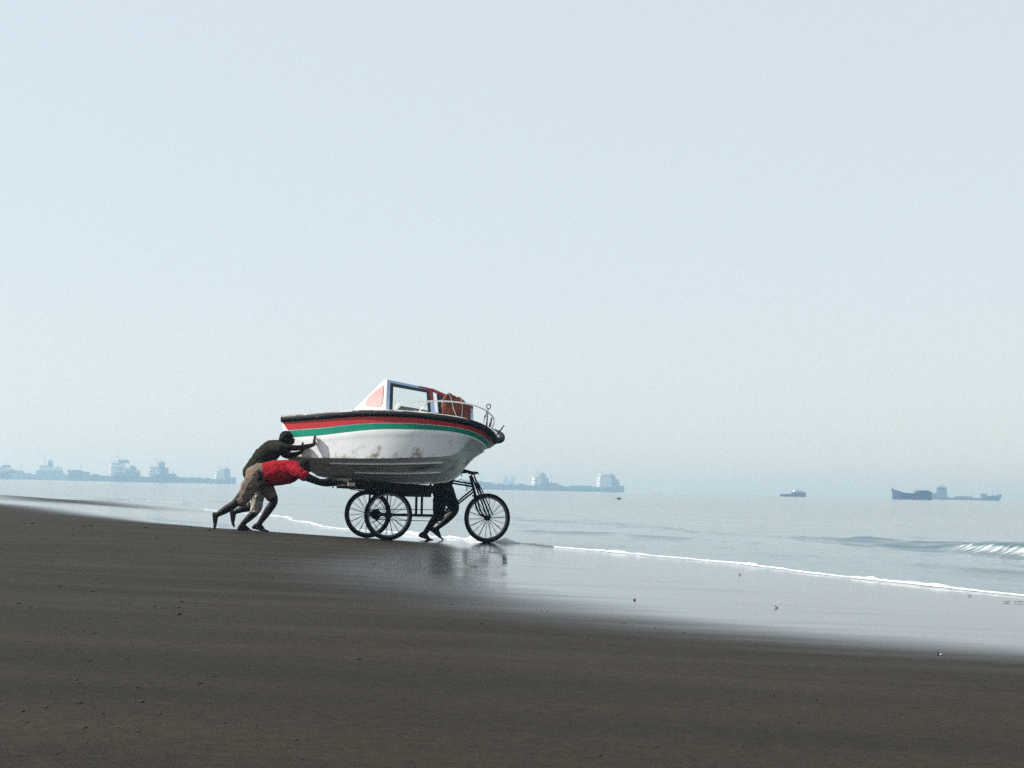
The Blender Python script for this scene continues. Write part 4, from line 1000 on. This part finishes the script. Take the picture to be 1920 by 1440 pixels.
# ------------------------------------------------------------------ small things on the sand and water
M["weed"] = material("wet_seaweed", (.020, .022, .012), .5, var=.4, scale=30, bump=.5)
M["clod"] = material("dark_wet_clod", (.010, .009, .008), .9, var=.4, scale=40, bump=.6)
M["shell"] = material("bleached_shell", (.36, .33, .29), .5, var=.15, scale=40)
M["stick"] = material("wet_driftwood", (.045, .032, .022), .7, var=.3, scale=30)
def lump(m, c, rx, ry, rz, seed):
    n0 = len(m.v); m.ball(c, 1.0, 8, 5); c = Vector(c); a = random.uniform(0, math.pi)
    for i in range(n0, len(m.v)):
        d = m.v[i] - c; k = 1 + .45 * mnoise.noise(d * 1.7 + Vector((seed * 3.1, seed, 0)))
        x, y = d.x * rx * k, d.y * ry * k
        m.v[i] = c + Vector((x * math.cos(a) - y * math.sin(a), x * math.sin(a) + y * math.cos(a), d.z * rz * k))
random.seed(21)
m = MB()
spots = [(112,1100,9),(171,1109,9),(35,1132,9),(57,1138,8),(8,1137,7),(340,1129,9),(335,1152,11),(290,1138,6),(305,1141,6),(335,1139,6),(512,1160,6),(438,1193,6),(466,1256,6),(265,1316,12),(150,1318,10),(85,1327,9),
         (160,1365,9),(300,1339,7),(420,1356,9),(400,1268,5),(375,1282,7),(295,1009,6),(516,1049,6),(176,1188,7),(167,1239,9),(238,1236,6),(143,1275,8),(148,1281,7),(258,1290,8),(42,1334,10),(50,1355,8),(192,1338,9),(260,1371,8),
         (555,1388,10),(480,1361,7),(565,1424,10),(672,1236,9),(822,1257,7),(1100,1198,9),(690,1188,6),(1450,1305,7),(1530,1313,8),(1460,1344,7),(1478,1346,7),(1496,1355,8),(1335,1259,6),(1690,1340,7),(1415,1415,8),(1125,1417,8),(1230,1400,8),
         (60,982,8),(46,982,5),(168,986,9),(156,987,6),(272,990,9),(391,994.5,10),(295,1008,5),(137,1004,5),(700,1058,7),(900,1170,6),(845,1258,5)]
for px, py, wpx in spots:
    g = ground(px, py); sz = wpx * g.y / FPX * .55
    lump(m, g + Vector((0, 0, sz * .15)), sz, sz * random.uniform(.5, .9), sz * random.uniform(.28, .5), random.random() * 50)
    if random.random() < .5: lump(m, g + Vector((sz * random.uniform(-2, 2), sz * random.uniform(-1, 1), sz * .1)), sz * .4, sz * .3, sz * .22, random.random() * 50)
for k in range(950):
    px = random.uniform(-20, 1940) if random.random() < .45 else random.triangular(-20, 900, 150); py = 1440 - 420 * random.random() ** 1.4
    g = ground(px, max(py, 1030 + max(0, px - 300) * .16), 2)
    if g.y > 24: continue
    sz = (1.3 + 3.6 * random.random() ** 2.5) * g.y / FPX * .62
    lump(m, g + Vector((0, 0, sz * .12)), sz, sz * random.uniform(.5, 1), sz * random.uniform(.25, .5), random.random() * 50)
o = m.build("clods", M["clod"], None, True); tag(o, "scattered small dark clods and bits of shell on the damp sand", None, None, "stuff")
def small(name, px, py, label, cat, build):
    g = ground(px, py); e = build(g); e.name = name; tag(e, label, cat); return e
def weed(g, n, spread, seed):
    random.seed(seed); e = empty("seaweed", g)
    for k in range(n):
        a = random.uniform(-1.2, 1.2) + (math.pi if random.random() < .5 else 0); L = spread * random.uniform(.4, 1); p = Vector((random.uniform(-.5, .5) * spread, random.uniform(-.1, .1) * spread, .004))
        pts = [p + Vector((math.cos(a) * L * t, math.sin(a) * L * t * .6, .003 + .008 * math.sin(t * 3 + k) ** 2 * spread)) for t in np.linspace(0, 1, 6)]
        MB().tube(pts, [.002, .004, .005, .0045, .003, .0015], 6, squash=(.5, 1.4)).build("frond", M["weed"], e, True)
    return e
small("seaweed", 1898, 1130, "long dark strand of seaweed on the shining sand near the right edge", "seaweed", lambda g: weed(g, 5, .075, 5))
small("seaweed", 1819, 1118, "small clump of seaweed just below the thick foam line", "seaweed", lambda g: weed(g, 3, .022, 6))
def peb(g):
    m = MB(); lump(m, Vector((0, 0, .004)), .011, .008, .006, 4); o = m.build("pebble", M["clod"], None, True); o.location = g; return o
small("pebble", 1190, 1125.5, "single dark pebble on the wet shine below the tricycle's right", "pebble", peb)
def twig(g, L, seed, lab=None):
    random.seed(seed); pts = [Vector((L * (t - .5), L * .12 * math.sin(t * 4 + seed), .006 + .006 * math.sin(t * 7))) for t in np.linspace(0, 1, 8)]
    o = MB().tube(pts, [.002, .003, .0035, .003, .0035, .003, .002, .001], 6).build("driftwood_twig", M["stick"], None, True); o.location = g; return o
small("driftwood_twig", 1456, 1140, "thin dark twig lying on the middle of the wet shine", "twig", lambda g: twig(g, .025, 2))
small("driftwood_twig", 1387, 1078, "short twig on the shine close to the foam line", "twig", lambda g: twig(g, .03, 3))
def shell(g):
    e = empty("shell", g); m = MB(); lump(m, Vector((.006, 0, .004)), .009, .006, .005, 8); m.build("shell_half", M["shell"], e, True)
    MB().tube([(-.005, 0, 0), (-.006, 0, .009), (-.009, .002, .017)], [.004, .0035, .0015], 6).build("barnacle_spike", M["clod"], e, True); return e
small("shell", 1762, 1229, "pale broken shell with a dark upright spike where the shine ends", "shell", shell)
wp_ = at(1160, 936.5, 1.0); dd = wp_ - Vector((0, 0, CAM_Z)); p = Vector((0, 0, CAM_Z)) + dd * (CAM_Z / -dd.z)
m = MB(); lump(m, Vector((0, 0, .04)), .32, .16, .12, 3); m.tube([(-.3, 0, .1), (0, 0, .17), (.3, .02, .08)], [.03, .05, .03], 6)
o = m.build("driftwood_log", M["stick"], None, True); o.location = p; tag(o, "dark log floating alone on the open water", "log")

# ------------------------------------------------------------------ haze over the water
hz = bpy.data.materials.new("sea_haze"); hz.use_nodes = True; nt = hz.node_tree; nt.nodes.clear()
pv = nt.nodes.new("ShaderNodeVolumePrincipled"); out = nt.nodes.new("ShaderNodeOutputMaterial")
pv.inputs["Color"].default_value = (.45, .70, .92, 1); pv.inputs["Absorption Color"].default_value = (.75, .83, .86, 1)
pv.inputs["Density"].default_value = .00082; pv.inputs["Anisotropy"].default_value = 0.55
nt.links.new(pv.outputs[0], out.inputs["Volume"])
hb = MB().box((-30000, -12000, -6), (30000, 26000, 42)).build("haze", hz)
tag(hb, "thin bluish sea haze that fades the distant ships", None, None, "stuff")
